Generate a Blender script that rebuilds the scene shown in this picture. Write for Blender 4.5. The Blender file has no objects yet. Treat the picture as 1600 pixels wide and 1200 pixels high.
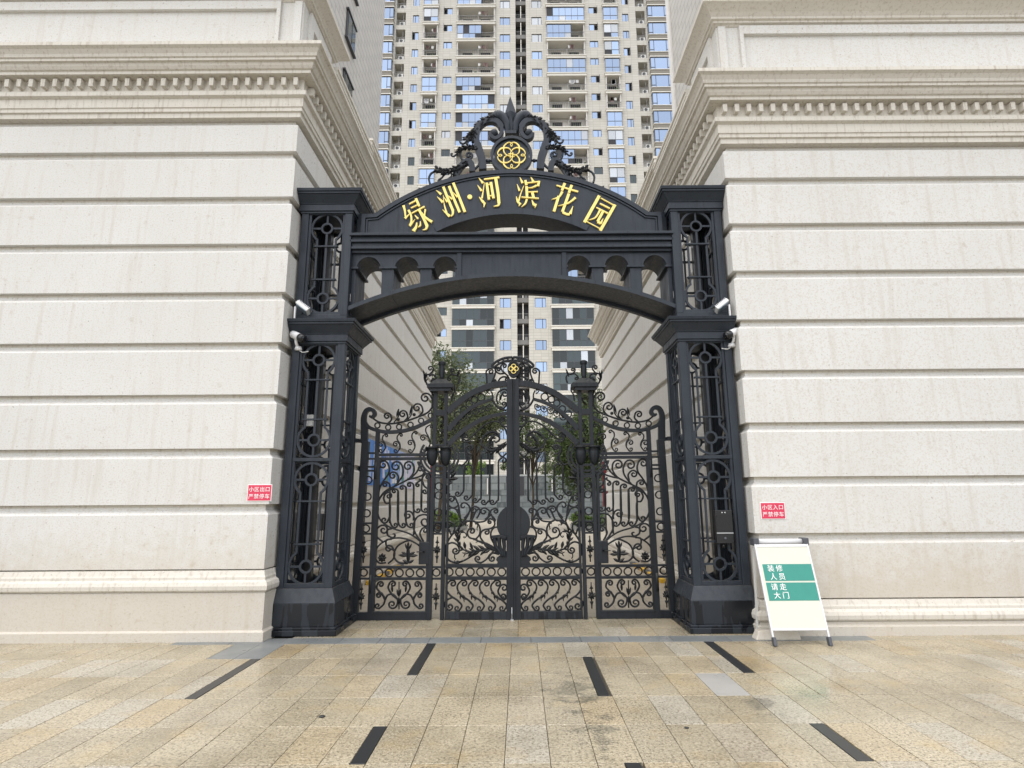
import bpy, math, random
from mathutils import Matrix, Vector
R_ = math.radians
rnd = random.Random(7)
scn = bpy.context.scene
COL = scn.collection

# ------------------------------------------------------------------ camera, sky, sun, exposure
CAMX, CAMH, PITCH, ROLL, FPX = 0.10, 1.6, R_(11.3), R_(0.38), 900.0
cd = bpy.data.cameras.new('camera'); cam = bpy.data.objects.new('camera', cd); COL.objects.link(cam)
cd.sensor_width = 36.0; cd.lens = 36.0 * FPX / 1600.0; cd.shift_x = -12.0 / 1600.0
cd.clip_start = 0.1; cd.clip_end = 2000.0
_f = Vector((0, math.cos(PITCH), math.sin(PITCH))); _u = Vector((0, -math.sin(PITCH), math.cos(PITCH))); _r = Vector((1, 0, 0))
_c, _s = math.cos(ROLL), math.sin(ROLL)
_rr = _r * _c - _u * _s; _uu = _r * _s + _u * _c
m3 = Matrix((_rr, _uu, -_f)).transposed()
cam.matrix_world = Matrix.Translation((CAMX, 0, CAMH)) @ m3.to_4x4()
scn.camera = cam

world = bpy.data.worlds.new('World'); scn.world = world; world.use_nodes = True
wn = world.node_tree.nodes; wl = world.node_tree.links
bg = wn['Background']
sky = wn.new('ShaderNodeTexSky'); sky.sky_type = 'NISHITA'; sky.sun_disc = False
sky.sun_elevation = R_(75); sky.sun_rotation = R_(200); sky.dust_density = 2.5; sky.air_density = 1.0; sky.ozone_density = 1.0
hs = wn.new('ShaderNodeHueSaturation'); hs.inputs['Saturation'].default_value = 0.42
wl.new(sky.outputs[0], hs.inputs['Color']); wl.new(hs.outputs[0], bg.inputs['Color'])
bg.inputs['Strength'].default_value = .105
sd = bpy.data.lights.new('sun', 'SUN'); sun = bpy.data.objects.new('sun', sd); COL.objects.link(sun)
sd.energy = 1.4; sd.angle = R_(160); sd.color = (1.0, 0.965, 0.925)
sun.rotation_euler = (R_(6), R_(-22), 0)
scn.view_settings.view_transform = 'Standard'; scn.view_settings.look = 'None'
scn.view_settings.exposure = 1.36; scn.view_settings.gamma = 1.0; scn.view_settings.use_curve_mapping = False
scn.cycles.max_bounces = 8

# ------------------------------------------------------------------ tools
def P(px, py, Y):
    """survey helper: the point of the vertical plane at depth Y that was measured at this place of the survey picture -> (x, z)"""
    a = (px - 812.0) / FPX; b = -(py - 600.0) / FPX
    a, b = a * _c + b * _s, -a * _s + b * _c
    d = Vector((a, 0, 0)) + _u * b + _f
    t = Y / d.y
    return (d.x * t + CAMX, d.z * t + CAMH)

class MB:
    def __init__(s): s.v = []; s.f = []; s.sm = []
    def add(s, verts, faces, smooth=False):
        n = len(s.v); s.v += [tuple(p) for p in verts]
        for f in faces: s.f.append([i + n for i in f]); s.sm.append(smooth)
        return s
    def box(s, x0, x1, y0, y1, z0, z1):
        v = [(x0,y0,z0),(x1,y0,z0),(x1,y1,z0),(x0,y1,z0),(x0,y0,z1),(x1,y0,z1),(x1,y1,z1),(x0,y1,z1)]
        return s.add(v, [(0,3,2,1),(4,5,6,7),(0,1,5,4),(1,2,6,5),(2,3,7,6),(3,0,4,7)])
    def frustum(s, a, b, z0, z1):   # a, b = (x0,x1,y0,y1)
        v = [(a[0],a[2],z0),(a[1],a[2],z0),(a[1],a[3],z0),(a[0],a[3],z0),(b[0],b[2],z1),(b[1],b[2],z1),(b[1],b[3],z1),(b[0],b[3],z1)]
        return s.add(v, [(0,3,2,1),(4,5,6,7),(0,1,5,4),(1,2,6,5),(2,3,7,6),(3,0,4,7)])
    def prism(s, poly, d0, d1, mp=None):
        mp = mp or (lambda u, v, d: (u, d, v))
        n = len(poly)
        s.add([mp(u, v, d0) for u, v in poly] + [mp(u, v, d1) for u, v in poly],
              [list(range(n)), list(range(2*n-1, n-1, -1))] + [[i, i+n, (i+1) % n + n, (i+1) % n] for i in range(n)])
        return s
    def ribbon(s, pts, ws, d0, d1, mp=None, closed=False):
        mp = mp or (lambda u, v, d: (u, d, v))
        n = len(pts)
        if not hasattr(ws, '__len__'): ws = [ws] * n
        L = []; Rr = []
        for i in range(n):
            if closed: p = pts[i-1]; q = pts[(i+1) % n]
            else: p = pts[max(0, i-1)]; q = pts[min(n-1, i+1)]
            tx, ty = q[0]-p[0], q[1]-p[1]; l = math.hypot(tx, ty) or 1e-9
            nx, ny = -ty/l, tx/l; w = ws[i] / 2
            L.append((pts[i][0]+nx*w, pts[i][1]+ny*w)); Rr.append((pts[i][0]-nx*w, pts[i][1]-ny*w))
        V = [mp(*a, d0) for a in L] + [mp(*a, d0) for a in Rr] + [mp(*a, d1) for a in L] + [mp(*a, d1) for a in Rr]
        F = []
        for i in range(n if closed else n-1):
            j = (i+1) % n
            F += [(i, j, n+j, n+i), (2*n+i, 3*n+i, 3*n+j, 2*n+j), (i, 2*n+i, 2*n+j, j), (n+i, n+j, 3*n+j, 3*n+i)]
        if not closed: F += [(0, n, 3*n, 2*n), (n-1, 3*n-1, 4*n-1, 2*n-1)]
        return s.add(V, F)
    def tube(s, pts, r, n=6, taper=None, closed=False):
        pts = [Vector(p) for p in pts]; k = len(pts); V = []; F = []
        up = None
        for i, p in enumerate(pts):
            a = pts[i-1] if (i > 0 or closed) else p; b = pts[(i+1) % k] if (i < k-1 or closed) else p
            t = (b - a); t = t.normalized() if t.length > 1e-9 else Vector((0, 0, 1))
            if up is None:
                up = Vector((0, 1, 0)) if abs(t.y) < .9 else Vector((1, 0, 0))
            s1 = t.cross(up); s1.normalize(); up2 = s1.cross(t).normalized(); up = up2
            rr = r * (taper[i] if taper else 1)
            for j in range(n):
                g = 2*math.pi*j/n + math.pi/n
                V.append(p + s1*(math.cos(g)*rr) + up2*(math.sin(g)*rr))
        for i in range(k if closed else k-1):
            for j in range(n):
                a = i*n + j; b = i*n + (j+1) % n; c2 = ((i+1) % k)*n
                F.append((a, b, c2 + (j+1) % n, c2 + j))
        if not closed: F += [list(range(n-1, -1, -1)), list(range((k-1)*n, k*n))]
        return s.add(V, F, True)
    def lathe(s, prof, n=12, c=(0,0,0)):   # prof (r,z)
        V = []; F = []
        for r, z in prof:
            for j in range(n):
                g = 2*math.pi*j/n; V.append((c[0]+r*math.cos(g), c[1]+r*math.sin(g), c[2]+z))
        for i in range(len(prof)-1):
            for j in range(n): F.append((i*n+j, i*n+(j+1) % n, (i+1)*n+(j+1) % n, (i+1)*n+j))
        F += [list(range(n-1, -1, -1)), list(range((len(prof)-1)*n, len(prof)*n))]
        return s.add(V, F, True)
    def ball(s, c, r, n=10, sc=(1,1,1)):
        V = []; F = []; m = n//2
        for i in range(m+1):
            a = math.pi*i/m
            for j in range(n):
                g = 2*math.pi*j/n; V.append((c[0]+r*sc[0]*math.sin(a)*math.cos(g), c[1]+r*sc[1]*math.sin(a)*math.sin(g), c[2]+r*sc[2]*math.cos(a)))
        for i in range(m):
            for j in range(n): F.append((i*n+j, (i+1)*n+j, (i+1)*n+(j+1) % n, i*n+(j+1) % n))
        return s.add(V, F, True)
    def blade(s, p, q, w, d, h, mp=None):   # ridged leaf blade from p to q, width w, at depth d, ridge stands h towards the viewer
        mp = mp or (lambda u, v, dd: (u, dd, v))
        tx, ty = q[0]-p[0], q[1]-p[1]; l = math.hypot(tx, ty) or 1e-9; nx, ny = -ty/l, tx/l
        prof = [(0, .3), (.25, .8), (.5, 1), (.75, .72), (1, .06)]
        V = []; F = []
        for t, k in prof:
            cx, cy = p[0]+tx*t, p[1]+ty*t
            V += [mp(cx+nx*w/2*k, cy+ny*w/2*k, d), mp(cx, cy, d-h*k), mp(cx-nx*w/2*k, cy-ny*w/2*k, d), mp(cx, cy, d+h*.6)]
        for i in range(4):
            for j in range(4): F.append((4*i+j, 4*i+(j+1) % 4, 4*i+4+(j+1) % 4, 4*i+4+j))
        F += [(3,2,1,0), (16,17,18,19)]
        return s.add(V, F)
    def mesh(s, name, mat, org=(0,0,0), mirror=False, recalc=True):
        me = bpy.data.meshes.new(name)
        k = -1 if mirror else 1
        me.from_pydata([(k*v[0]-org[0], v[1]-org[1], v[2]-org[2]) for v in s.v], [], s.f)
        me.polygons.foreach_set('use_smooth', s.sm)
        if recalc:
            import bmesh
            b = bmesh.new(); b.from_mesh(me); bmesh.ops.recalc_face_normals(b, faces=b.faces); b.to_mesh(b and me); b.free()
        me.materials.append(mat); me.update()
        return me

def link(name, me, parent=None, bev=0):
    o = bpy.data.objects.new(name, me); COL.objects.link(o)
    if parent: o.parent = parent
    if bev:
        b = o.modifiers.new('bevel', 'BEVEL'); b.width = bev; b.segments = 2; b.limit_method = 'ANGLE'; b.angle_limit = R_(40); b.harden_normals = False
    return o
def org_of(o):
    p = Vector((0,0,0))
    while o is not None: p += Vector(o.location); o = o.parent
    return p
def part(name, mb, mat, parent, bev=0, mirror=False):
    return link(name, mb.mesh(name, mat, org_of(parent), mirror), parent, bev)
def thing(name, label, cat, loc=(0,0,0), group=None):
    o = bpy.data.objects.new(name, None); COL.objects.link(o); o.location = loc; o.empty_display_size = .2
    o['label'] = label; o['category'] = cat
    if group: o['group'] = group
    return o
def tag(o, label, cat, group=None):
    o['label'] = label; o['category'] = cat
    if group: o['group'] = group
    return o
def struct(name, mb, mat, kind='structure'):
    o = link(name, mb.mesh(name, mat)); o['kind'] = kind; return o

def smooth(pts, k=6, closed=False):
    n = len(pts); out = []
    if n < 3: return list(pts)
    for i in range(n if closed else n-1):
        p0 = pts[i-1] if (i > 0 or closed) else pts[0]; p1 = pts[i]; p2 = pts[(i+1) % n]; p3 = pts[(i+2) % n] if (closed or i+2 < n) else pts[-1]
        for j in range(k):
            t = j/k
            out.append(tuple(.5*((2*p1[a]) + (-p0[a]+p2[a])*t + (2*p0[a]-5*p1[a]+4*p2[a]-p3[a])*t*t + (-p0[a]+3*p1[a]-3*p2[a]+p3[a])*t**3) for a in range(len(p1))))
    if not closed: out.append(tuple(pts[-1]))
    return out
def spiral(p, t, r, d, turns):
    l = math.hypot(*t) or 1e-9; tx, ty = t[0]/l, t[1]/l
    nx, ny = -ty*d, tx*d
    cx, cy = p[0]+nx*r, p[1]+ny*r
    a0 = math.atan2(p[1]-cy, p[0]-cx); n = int(16*turns); out = []
    for i in range(1, n+1):
        f = i/n; a = a0 + d*2*math.pi*turns*f; rr = r*(1-.82*f**.85)
        # the eye drifts towards the start so the coil stays tangent
        out.append((cx+math.cos(a)*rr, cy+math.sin(a)*rr))
    return out
def curl(pts, end=None, start=None, k=6):
    q = smooth(pts, k)
    if end: q = q + spiral(q[-1], (q[-1][0]-q[-2][0], q[-1][1]-q[-2][1]), *end)
    if start: q = list(reversed(spiral(q[0], (q[0][0]-q[1][0], q[0][1]-q[1][1]), *start))) + q
    return q

# ------------------------------------------------------------------ materials
def nodes_mat(name):
    m = bpy.data.materials.new(name); m.use_nodes = True
    nt = m.node_tree; b = nt.nodes['Principled BSDF']
    return m, nt, b
def N(nt, t, **kw):
    n = nt.nodes.new(t)
    for k, v in kw.items(): setattr(n, k, v)
    return n
def ramp(nt, fac, stops):
    r = N(nt, 'ShaderNodeValToRGB'); e = r.color_ramp.elements
    while len(e) < len(stops): e.new(.5)
    for i, (p, c) in enumerate(stops):
        e[i].position = p; e[i].color = (c, c, c, 1) if not hasattr(c, '__len__') else (*c, 1)
    nt.links.new(fac, r.inputs[0]); return r.outputs[0]
def noise(nt, scale, detail=4, vec=None, rough=.55):
    n = N(nt, 'ShaderNodeTexNoise'); n.inputs['Scale'].default_value = scale; n.inputs['Detail'].default_value = detail; n.inputs['Roughness'].default_value = rough
    if vec is None:
        g = N(nt, 'ShaderNodeNewGeometry'); vec = g.outputs['Position']
    nt.links.new(vec, n.inputs['Vector']); return n.outputs['Fac']
def mix(nt, a, b, fac, mode='MIX'):
    n = N(nt, 'ShaderNodeMix', data_type='RGBA', blend_type=mode)
    for sock, v in ((n.inputs[6], a), (n.inputs[7], b), (n.inputs[0], fac)):
        if hasattr(v, 'links'): nt.links.new(v, sock)
        elif hasattr(v, '__len__'): sock.default_value = (*v, 1)
        else: sock.default_value = v
    return n.outputs[2]
def bump(nt, b, h, strength=.2, dist=.01):
    n = N(nt, 'ShaderNodeBump'); n.inputs['Strength'].default_value = strength; n.inputs['Distance'].default_value = dist
    nt.links.new(h, n.inputs['Height']); nt.links.new(n.outputs[0], b.inputs['Normal'])
def scaled_pos(nt, sc):
    g = N(nt, 'ShaderNodeNewGeometry'); m = N(nt, 'ShaderNodeVectorMath', operation='MULTIPLY'); m.inputs[1].default_value = sc
    nt.links.new(g.outputs['Position'], m.inputs[0]); return m.outputs[0]
def plain(name, col, rough=.5, metal=0, spec=.5, var=.12, vs=8.0, emit=None):
    m, nt, b = nodes_mat(name)
    f = noise(nt, vs, 5)
    c = mix(nt, tuple(x*(1-var) for x in col), tuple(min(1, x*(1+var)) for x in col), f)
    nt.links.new(c, b.inputs['Base Color'])
    b.inputs['Roughness'].default_value = rough; b.inputs['Metallic'].default_value = metal; b.inputs['Specular IOR Level'].default_value = spec
    return m
def metal_paint(name, base, dusty, rough):
    m, nt, b = nodes_mat(name)
    f = noise(nt, 3.0, 6); f2 = noise(nt, 60.0, 3); st = noise(nt, 5.0, 5, scaled_pos(nt, (6, 6, .5)))
    c = mix(nt, base, dusty, ramp(nt, f, [(.35, 0.0), (.7, .8)]))
    c = mix(nt, c, tuple(x*2.6 for x in dusty), ramp(nt, noise(nt, 120, 2), [(.68, 0), (.76, .6)]))
    c = mix(nt, c, tuple(x*.45 for x in base), ramp(nt, noise(nt, 3.0, 5, scaled_pos(nt, (8, 8, .45))), [(.58, 0), (.68, .65)]))
    gg = N(nt, 'ShaderNodeNewGeometry'); ss = N(nt, 'ShaderNodeSeparateXYZ'); nt.links.new(gg.outputs['Normal'], ss.inputs[0])
    du = N(nt, 'ShaderNodeMath', operation='MULTIPLY'); nt.links.new(ramp(nt, ss.outputs['Z'], [(.25, 0), (.8, .55)]), du.inputs[0]); nt.links.new(ramp(nt, noise(nt, 14, 4), [(.3, .2), (.65, 1)]), du.inputs[1])
    c = mix(nt, c, (.13, .125, .11), du.outputs[0])
    nt.links.new(c, b.inputs['Base Color'])
    nt.links.new(ramp(nt, st, [(.3, rough-.1), (.7, rough+.14)]), b.inputs['Roughness'])
    b.inputs['Specular IOR Level'].default_value = .30
    bump(nt, b, f2, .06, .003)
    return m
IRON = metal_paint('black_iron_paint', (.019, .025, .034), (.028, .035, .045), .44)
IRON3 = metal_paint('gate_bar_paint', (.010, .0125, .016), (.017, .0205, .025), .46)
IRON2 = metal_paint('wrought_iron_paint', (.007, .008, .010), (.012, .014, .017), .50)
def wet_iron():
    m, nt, b = nodes_mat('wet_black_panel')
    st = noise(nt, 2.2, 3, scaled_pos(nt, (3.2, 3.2, .55)), .45)
    k = ramp(nt, st, [(.485, 0.0), (.51, 1.0)])
    c = mix(nt, (.009, .0105, .013), (.020, .024, .030), k)
    b.inputs['Specular IOR Level'].default_value = .3
    nt.links.new(c, b.inputs['Base Color']); nt.links.new(ramp(nt, k, [(0, .22), (1, .5)]), b.inputs['Roughness'])
    return m
WETIRON = wet_iron()
def stone_mat():
    m, nt, b = nodes_mat('cream_stone_render')
    big = noise(nt, .9, 5); fine = noise(nt, 55, 3); med = noise(nt, 9, 5); streak = noise(nt, 2.2, 5, scaled_pos(nt, (5, 5, .35)))
    c = mix(nt, (.56, .55, .515), (.65, .642, .615), big)
    c = mix(nt, c, (.46, .41, .335), ramp(nt, streak, [(.53, 0), (.78, .5)]))
    c = mix(nt, c, (.50, .46, .39), ramp(nt, fine, [(.50, 0), (.64, .6)]))
    c = mix(nt, c, (.24, .20, .16), ramp(nt, noise(nt, 30, 2), [(.665, 0), (.72, .6)]))
    c = mix(nt, c, (.36, .29, .21), ramp(nt, med, [(.62, 0), (.78, .4)]))
    g = N(nt, 'ShaderNodeNewGeometry'); sx = N(nt, 'ShaderNodeSeparateXYZ'); nt.links.new(g.outputs['Position'], sx.inputs[0])
    ad = N(nt, 'ShaderNodeMath', operation='MULTIPLY_ADD'); nt.links.new(med, ad.inputs[0]); ad.inputs[1].default_value = -1.1; nt.links.new(sx.outputs['Z'], ad.inputs[2])
    c = mix(nt, c, (.44, .37, .27), ramp(nt, ad.outputs[0], [(.0, .5), (.75, 0)]))
    nt.links.new(c, b.inputs['Base Color']); b.inputs['Roughness'].default_value = .85; b.inputs['Specular IOR Level'].default_value = .25
    bump(nt, b, fine, .35, .006)
    return m
STONE = stone_mat()
def cornice_mat():
    m, nt, b = nodes_mat('weathered_cornice_stone')
    big = noise(nt, 1.4, 5); fine = noise(nt, 50, 3); streak = noise(nt, 3, 6, scaled_pos(nt, (9, 9, 1.0)))
    c = mix(nt, (.54, .505, .435), (.64, .61, .545), big)
    c = mix(nt, c, (.30, .245, .18), ramp(nt, streak, [(.52, 0), (.75, .55)]))
    c = mix(nt, c, (.20, .165, .125), ramp(nt, noise(nt, 42, 3), [(.64, 0), (.72, .6)]))
    nt.links.new(c, b.inputs['Base Color']); b.inputs['Roughness'].default_value = .88; b.inputs['Specular IOR Level'].default_value = .2
    bump(nt, b, fine, .25, .004)
    return m
CORN = cornice_mat()
def brickish(name, c1, c2, mortar, bw, rh, ms, axes='XZ', rough=.6, offs=0.0, spec=.4):
    m, nt, b = nodes_mat(name)
    g = N(nt, 'ShaderNodeNewGeometry'); sp = N(nt, 'ShaderNodeSeparateXYZ'); cb = N(nt, 'ShaderNodeCombineXYZ')
    nt.links.new(g.outputs['Position'], sp.inputs[0])
    nt.links.new(sp.outputs[axes[0]], cb.inputs[0]); nt.links.new(sp.outputs[axes[1]], cb.inputs[1])
    t = N(nt, 'ShaderNodeTexBrick'); t.offset = offs; t.squash = 1.0
    nt.links.new(cb.outputs[0], t.inputs['Vector'])
    t.inputs['Color1'].default_value = (*c1, 1); t.inputs['Color2'].default_value = (*c2, 1); t.inputs['Mortar'].default_value = (*mortar, 1)
    t.inputs['Scale'].default_value = 1; t.inputs['Mortar Size'].default_value = ms; t.inputs['Brick Width'].default_value = bw; t.inputs['Row Height'].default_value = rh
    f = noise(nt, .5, 5)
    c = mix(nt, t.outputs['Color'], (.9, .88, .85), ramp(nt, f, [(.3, 0), (.75, .25)]), 'MULTIPLY')
    nt.links.new(c, b.inputs['Base Color']); b.inputs['Roughness'].default_value = rough; b.inputs['Specular IOR Level'].default_value = spec
    inv = N(nt, 'ShaderNodeMath', operation='SUBTRACT'); inv.inputs[0].default_value = 1; nt.links.new(t.outputs['Fac'], inv.inputs[1])
    bump(nt, b, inv.outputs[0], .5, .01)
    return m
TOWERW = brickish('tower_stone_cladding', (.47, .45, .395), (.52, .50, .445), (.36, .345, .30), 1.02, .42, .022)
TILES = brickish('grey_side_wall_tiles', (.42, .40, .365), (.46, .44, .40), (.30, .285, .26), .62, .28, .02, 'YZ', offs=.5)
COURT = brickish('courtyard_stone_paving', (.40, .35, .275), (.44, .39, .31), (.24, .21, .16), .6, .3, .008, 'XY', .4, .5)
WHITEP = plain('white_painted_concrete', (.62, .60, .56), .7)
LEDGE = plain('pale_ledge_paint', (.66, .635, .57), .75)
GREYC = plain('grey_ceiling_paint', (.60, .59, .56), .8)
DARKIN = plain('dark_interior', (.035, .036, .04), .8)
BACKW = plain('balcony_back_wall', (.72, .70, .66), .8)
FRAMEM = plain('dark_window_frame', (.05, .053, .058), .4)
RAILM = plain('balcony_rail_metal', (.22, .22, .215), .5)
STAIRG = plain('stair_bay_grey', (.17, .165, .155), .7)
SILLG = plain('taupe_bay_sill', (.22, .20, .165), .7)
ACW = plain('white_plastic_casing', (.66, .66, .63), .5)
BLACKP = plain('black_plastic', (.012, .012, .013), .3)
SCREEN = plain('black_glass', (.006, .007, .009), .08, spec=.7)
SILV = plain('brushed_silver', (.55, .56, .57), .3, .8)
WHITEPL = plain('white_plastic', (.66, .66, .66), .4, var=.04)
GREYPL = plain('dark_grey_plastic', (.07, .075, .085), .5)
GOLD = plain('gold_lettering', (.88, .70, .20), .4, 0, var=.05)
RED = plain('crimson_sign_face', (.60, .035, .085), .5, var=.1, vs=3)
SIGNW = plain('white_sign_print', (.86, .84, .82), .6, var=.03)
TEAL = plain('teal_sign_panel', (.03, .235, .185), .5, var=.08)
CREAMB = plain('ivory_board', (.60, .60, .50), .45, var=.05)
YEL = plain('yellow_guard_paint', (.70, .42, .03), .6)
STRIP = plain('black_granite_inlay', (.022, .023, .024), .35, var=.25, vs=40)
BARK = plain('tree_bark', (.07, .055, .04), .9, var=.35, vs=14)
SOIL = plain('planting_soil', (.05, .04, .03), .95)
REDB = plain('red_banner_cloth', (.19, .02, .025), .7)
def glass(name, col, rough, metal):
    m, nt, b = nodes_mat(name)
    oi = N(nt, 'ShaderNodeObjectInfo')
    c = mix(nt, tuple(x*.78 for x in col), tuple(min(1, x*1.06) for x in col), oi.outputs['Random'])
    nt.links.new(c, b.inputs['Base Color']); b.inputs['Roughness'].default_value = rough; b.inputs['Metallic'].default_value = metal
    f = noise(nt, 1.1, 2); bump(nt, b, f, .04, .03)
    return m
GLASSB = glass('sky_tinted_glass', (.235, .30, .41), .07, .9)  # blue of the reflected sky is put into the glass colour
GLASSC = glass('curtained_glass', (.40, .42, .44), .12, .5)
GLASSD = glass('dark_balcony_glass', (.05, .066, .07), .05, .5)
GLASSE = glass('darkest_balcony_glass', (.018, .024, .026), .06, .3)
GLASSP = glass('pale_rail_glass', (.42, .52, .60), .1, .6)
PB_A = plain('laundry_blue', (.16, .20, .32), .8); PB_B = plain('laundry_white', (.6, .6, .6), .8); PB_C = plain('laundry_rust', (.20, .13, .12), .8)
def leafm(name, a, c):
    m, nt, b = nodes_mat(name)
    oi = noise(nt, 6.0, 2); k = mix(nt, a, c, ramp(nt, oi, [(.35, 0), (.68, 1)]))
    nt.links.new(k, b.inputs['Base Color']); b.inputs['Roughness'].default_value = .5
    tr = N(nt, 'ShaderNodeBsdfTranslucent'); ms_ = N(nt, 'ShaderNodeMixShader'); ms_.inputs[0].default_value = .38
    nt.links.new(k, tr.inputs['Color']); nt.links.new(b.outputs[0], ms_.inputs[1]); nt.links.new(tr.outputs[0], ms_.inputs[2])
    nt.links.new(ms_.outputs[0], nt.nodes['Material Output'].inputs['Surface'])
    return m
LEAF1 = leafm('grey_green_leaves', (.07, .095, .045), (.17, .20, .095))
LEAF2 = leafm('dark_green_leaves', (.04, .065, .025), (.13, .18, .055))
LEAF3 = leafm('bright_hedge_leaves', (.06, .12, .015), (.22, .34, .05))
def granite():
    m, nt, b = nodes_mat('wet_tan_granite')
    oi = N(nt, 'ShaderNodeObjectInfo')
    base = ramp(nt, oi.outputs['Random'], [(0, (.335, .29, .20)), (.2, (.42, .365, .255)), (.4, (.365, .32, .23)), (.6, (.44, .38, .265)), (.78, (.41, .325, .195)), (.9, (.40, .365, .29)), (1, (.46, .425, .35))])
    sp = noise(nt, 48, 3, None, .75); sp2 = noise(nt, 70, 2, None, .7); bl = noise(nt, 2.3, 6); mott = noise(nt, .9, 5, None, .65); vein = noise(nt, 4.0, 6, scaled_pos(nt, (1, 2.6, 1)), .62)
    c = mix(nt, base, (.17, .14, .095), ramp(nt, sp, [(.49, 0), (.60, .9)]))
    c = mix(nt, c, (.66, .60, .47), ramp(nt, sp2, [(.56, 0), (.66, .65)]))
    c = mix(nt, c, (.45, .32, .13), ramp(nt, bl, [(.56, 0), (.75, .4)])); c = mix(nt, c, (.62, .60, .56), ramp(nt, mott, [(.46, 0), (.70, .85)]), 'MULTIPLY')
    c = mix(nt, c, (.14, .115, .075), ramp(nt, vein, [(.605, 0), (.625, .55), (.64, 0)]))
    for (sx_, sy_, fx, fy) in ((.55, 5.35, 1.5, 1.1), (.62, 4.55, 2.2, 1.0), (1.95, 4.95, 2.6, 1.6)):   # old wet stains worn into the slabs
        g = N(nt, 'ShaderNodeNewGeometry'); v = N(nt, 'ShaderNodeVectorMath', operation='SUBTRACT'); v.inputs[1].default_value = (sx_, sy_, 0)
        nt.links.new(g.outputs['Position'], v.inputs[0]); v2 = N(nt, 'ShaderNodeVectorMath', operation='MULTIPLY'); v2.inputs[1].default_value = (fx, fy, 0); nt.links.new(v.outputs[0], v2.inputs[0])
        ln = N(nt, 'ShaderNodeVectorMath', operation='LENGTH'); nt.links.new(v2.outputs[0], ln.inputs[0])
        ad = N(nt, 'ShaderNodeMath', operation='MULTIPLY_ADD'); nt.links.new(noise(nt, 4.2, 6, None, .65), ad.inputs[0]); ad.inputs[1].default_value = 2.6; nt.links.new(ln.outputs['Value'], ad.inputs[2])
        sb_ = N(nt, 'ShaderNodeMath', operation='SUBTRACT'); nt.links.new(ad.outputs[0], sb_.inputs[0]); sb_.inputs[1].default_value = 1.0
        mk = mix(nt, (0, 0, 0), ramp(nt, sb_.outputs[0], [(.40, .8), (.70, 0)]), ramp(nt, sp, [(.40, .35), (.60, 1.0)]), 'MIX'); c = mix(nt, c, (.085, .082, .065), mk)
    nt.links.new(c, b.inputs['Base Color'])
    nt.links.new(ramp(nt, noise(nt, 1.6, 4), [(.38, .12), (.62, .40)]), b.inputs['Roughness'])
    b.inputs['Specular IOR Level'].default_value = .5
    bump(nt, b, sp, .10, .002)
    return m
GRAN = granite()
def slate(name, c1, c2):
    m, nt, b = nodes_mat(name)
    oi = N(nt, 'ShaderNodeObjectInfo')
    c = mix(nt, c1, c2, oi.outputs['Random']); c = mix(nt, c, (.30, .30, .29), ramp(nt, noise(nt, 2.5, 5), [(.5, 0), (.75, .35)]))
    nt.links.new(c, b.inputs['Base Color']); nt.links.new(ramp(nt, noise(nt, 2, 4), [(.35, .25), (.65, .55)]), b.inputs['Roughness'])
    return m
SLATE = slate('grey_threshold_stone', (.155, .165, .165), (.20, .21, .205))
MOSAIC = slate('grey_wall_stone', (.07, .085, .088), (.21, .235, .235))
ASPH = plain('street_paving', (.22, .20, .165), .6, var=.3, vs=3)

# ------------------------------------------------------------------ ground
g = MB().box(-70, 70, -90, 3.33, -.35, -.004); struct('street', g, ASPH)
g = MB().box(-14, 14, 3.33, 8.45, -.35, -.022); base = struct('forecourt_pavement', g, plain('dark_mortar', (.075, .065, .048), .9))
g = MB().box(-70, 70, 8.45, 170, -.35, -.003); struct('courtyard_ground', g, COURT)
rows = [3.35, 3.95, 4.56, 5.17, 5.79, 6.39, 6.995]
CW = .2866; X0 = -.87
strips = [(-.97, -.87, 5.79, 6.995), (.73, .83, 5.17, 6.39), (2.17, 2.275, 5.79, 6.995), (-.97, -.87, 3.95, 4.56), (.73, .83, 3.35, 3.95), (2.17, 2.275, 3.95, 4.56), (-2.69, -2.59, 5.17, 6.39)]
def slab(x0, x1, y0, y1, mat, name, dz=None, gap=.0021):
    dz = rnd.uniform(-.0012, .0012) if dz is None else dz
    mb = MB(); b_ = .003
    a = (x0+gap, x1-gap, y0+gap, y1-gap); c = (a[0]+b_, a[1]-b_, a[2]+b_, a[3]-b_)
    mb.frustum(a, a, -.03, dz-.002); mb.v = mb.v[:4]+mb.v[4:]
    mb.frustum(a, c, dz-.002, dz)
    return part(name, mb, mat, base)
GREYT = slate('pale_grey_replacement_slab', (.33, .32, .295), (.36, .35, .32))
cnt = 0
for ri in range(len(rows)-1):
    y0, y1 = rows[ri], rows[ri+1]
    half = 23
    for k in range(-half, half+1):
        x0 = X0 + k*CW; x1 = x0 + CW
        if x1 < -6.2 or x0 > 6.3 or abs(x0) > (y0+.9)*1.0+.4: continue
        if ri == 5 and -3.20 < x0 < -2.62:      # the grey slab near the left wall
            slab(x0, x1, y0, y1, SLATE, 'grey_slab'); continue
        m = GREYT if (ri == 3 and 1.69 < x0 < 1.9) else GRAN
        if not any(s[2] < (y0+y1)/2 < s[3] and s[0] > x0-.02 and s[1] < x1+.02 for s in strips):
            slab(x0, x1, y0, y1, m, 'paving_slab'); cnt += 1
        else:
            s = [s for s in strips if s[2] < (y0+y1)/2 < s[3] and s[0] > x0-.02 and s[1] < x1+.02][0]
            if s[0]-x0 > .04: slab(x0, s[0], y0, y1, m, 'paving_slab')
            if x1-s[1] > .04: slab(s[1], x1, y0, y1, m, 'paving_slab')
for s in strips: slab(s[0], s[1], s[2], s[3], STRIP, 'inlay_strip', 0.0005)
xx = -3.9
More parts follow.
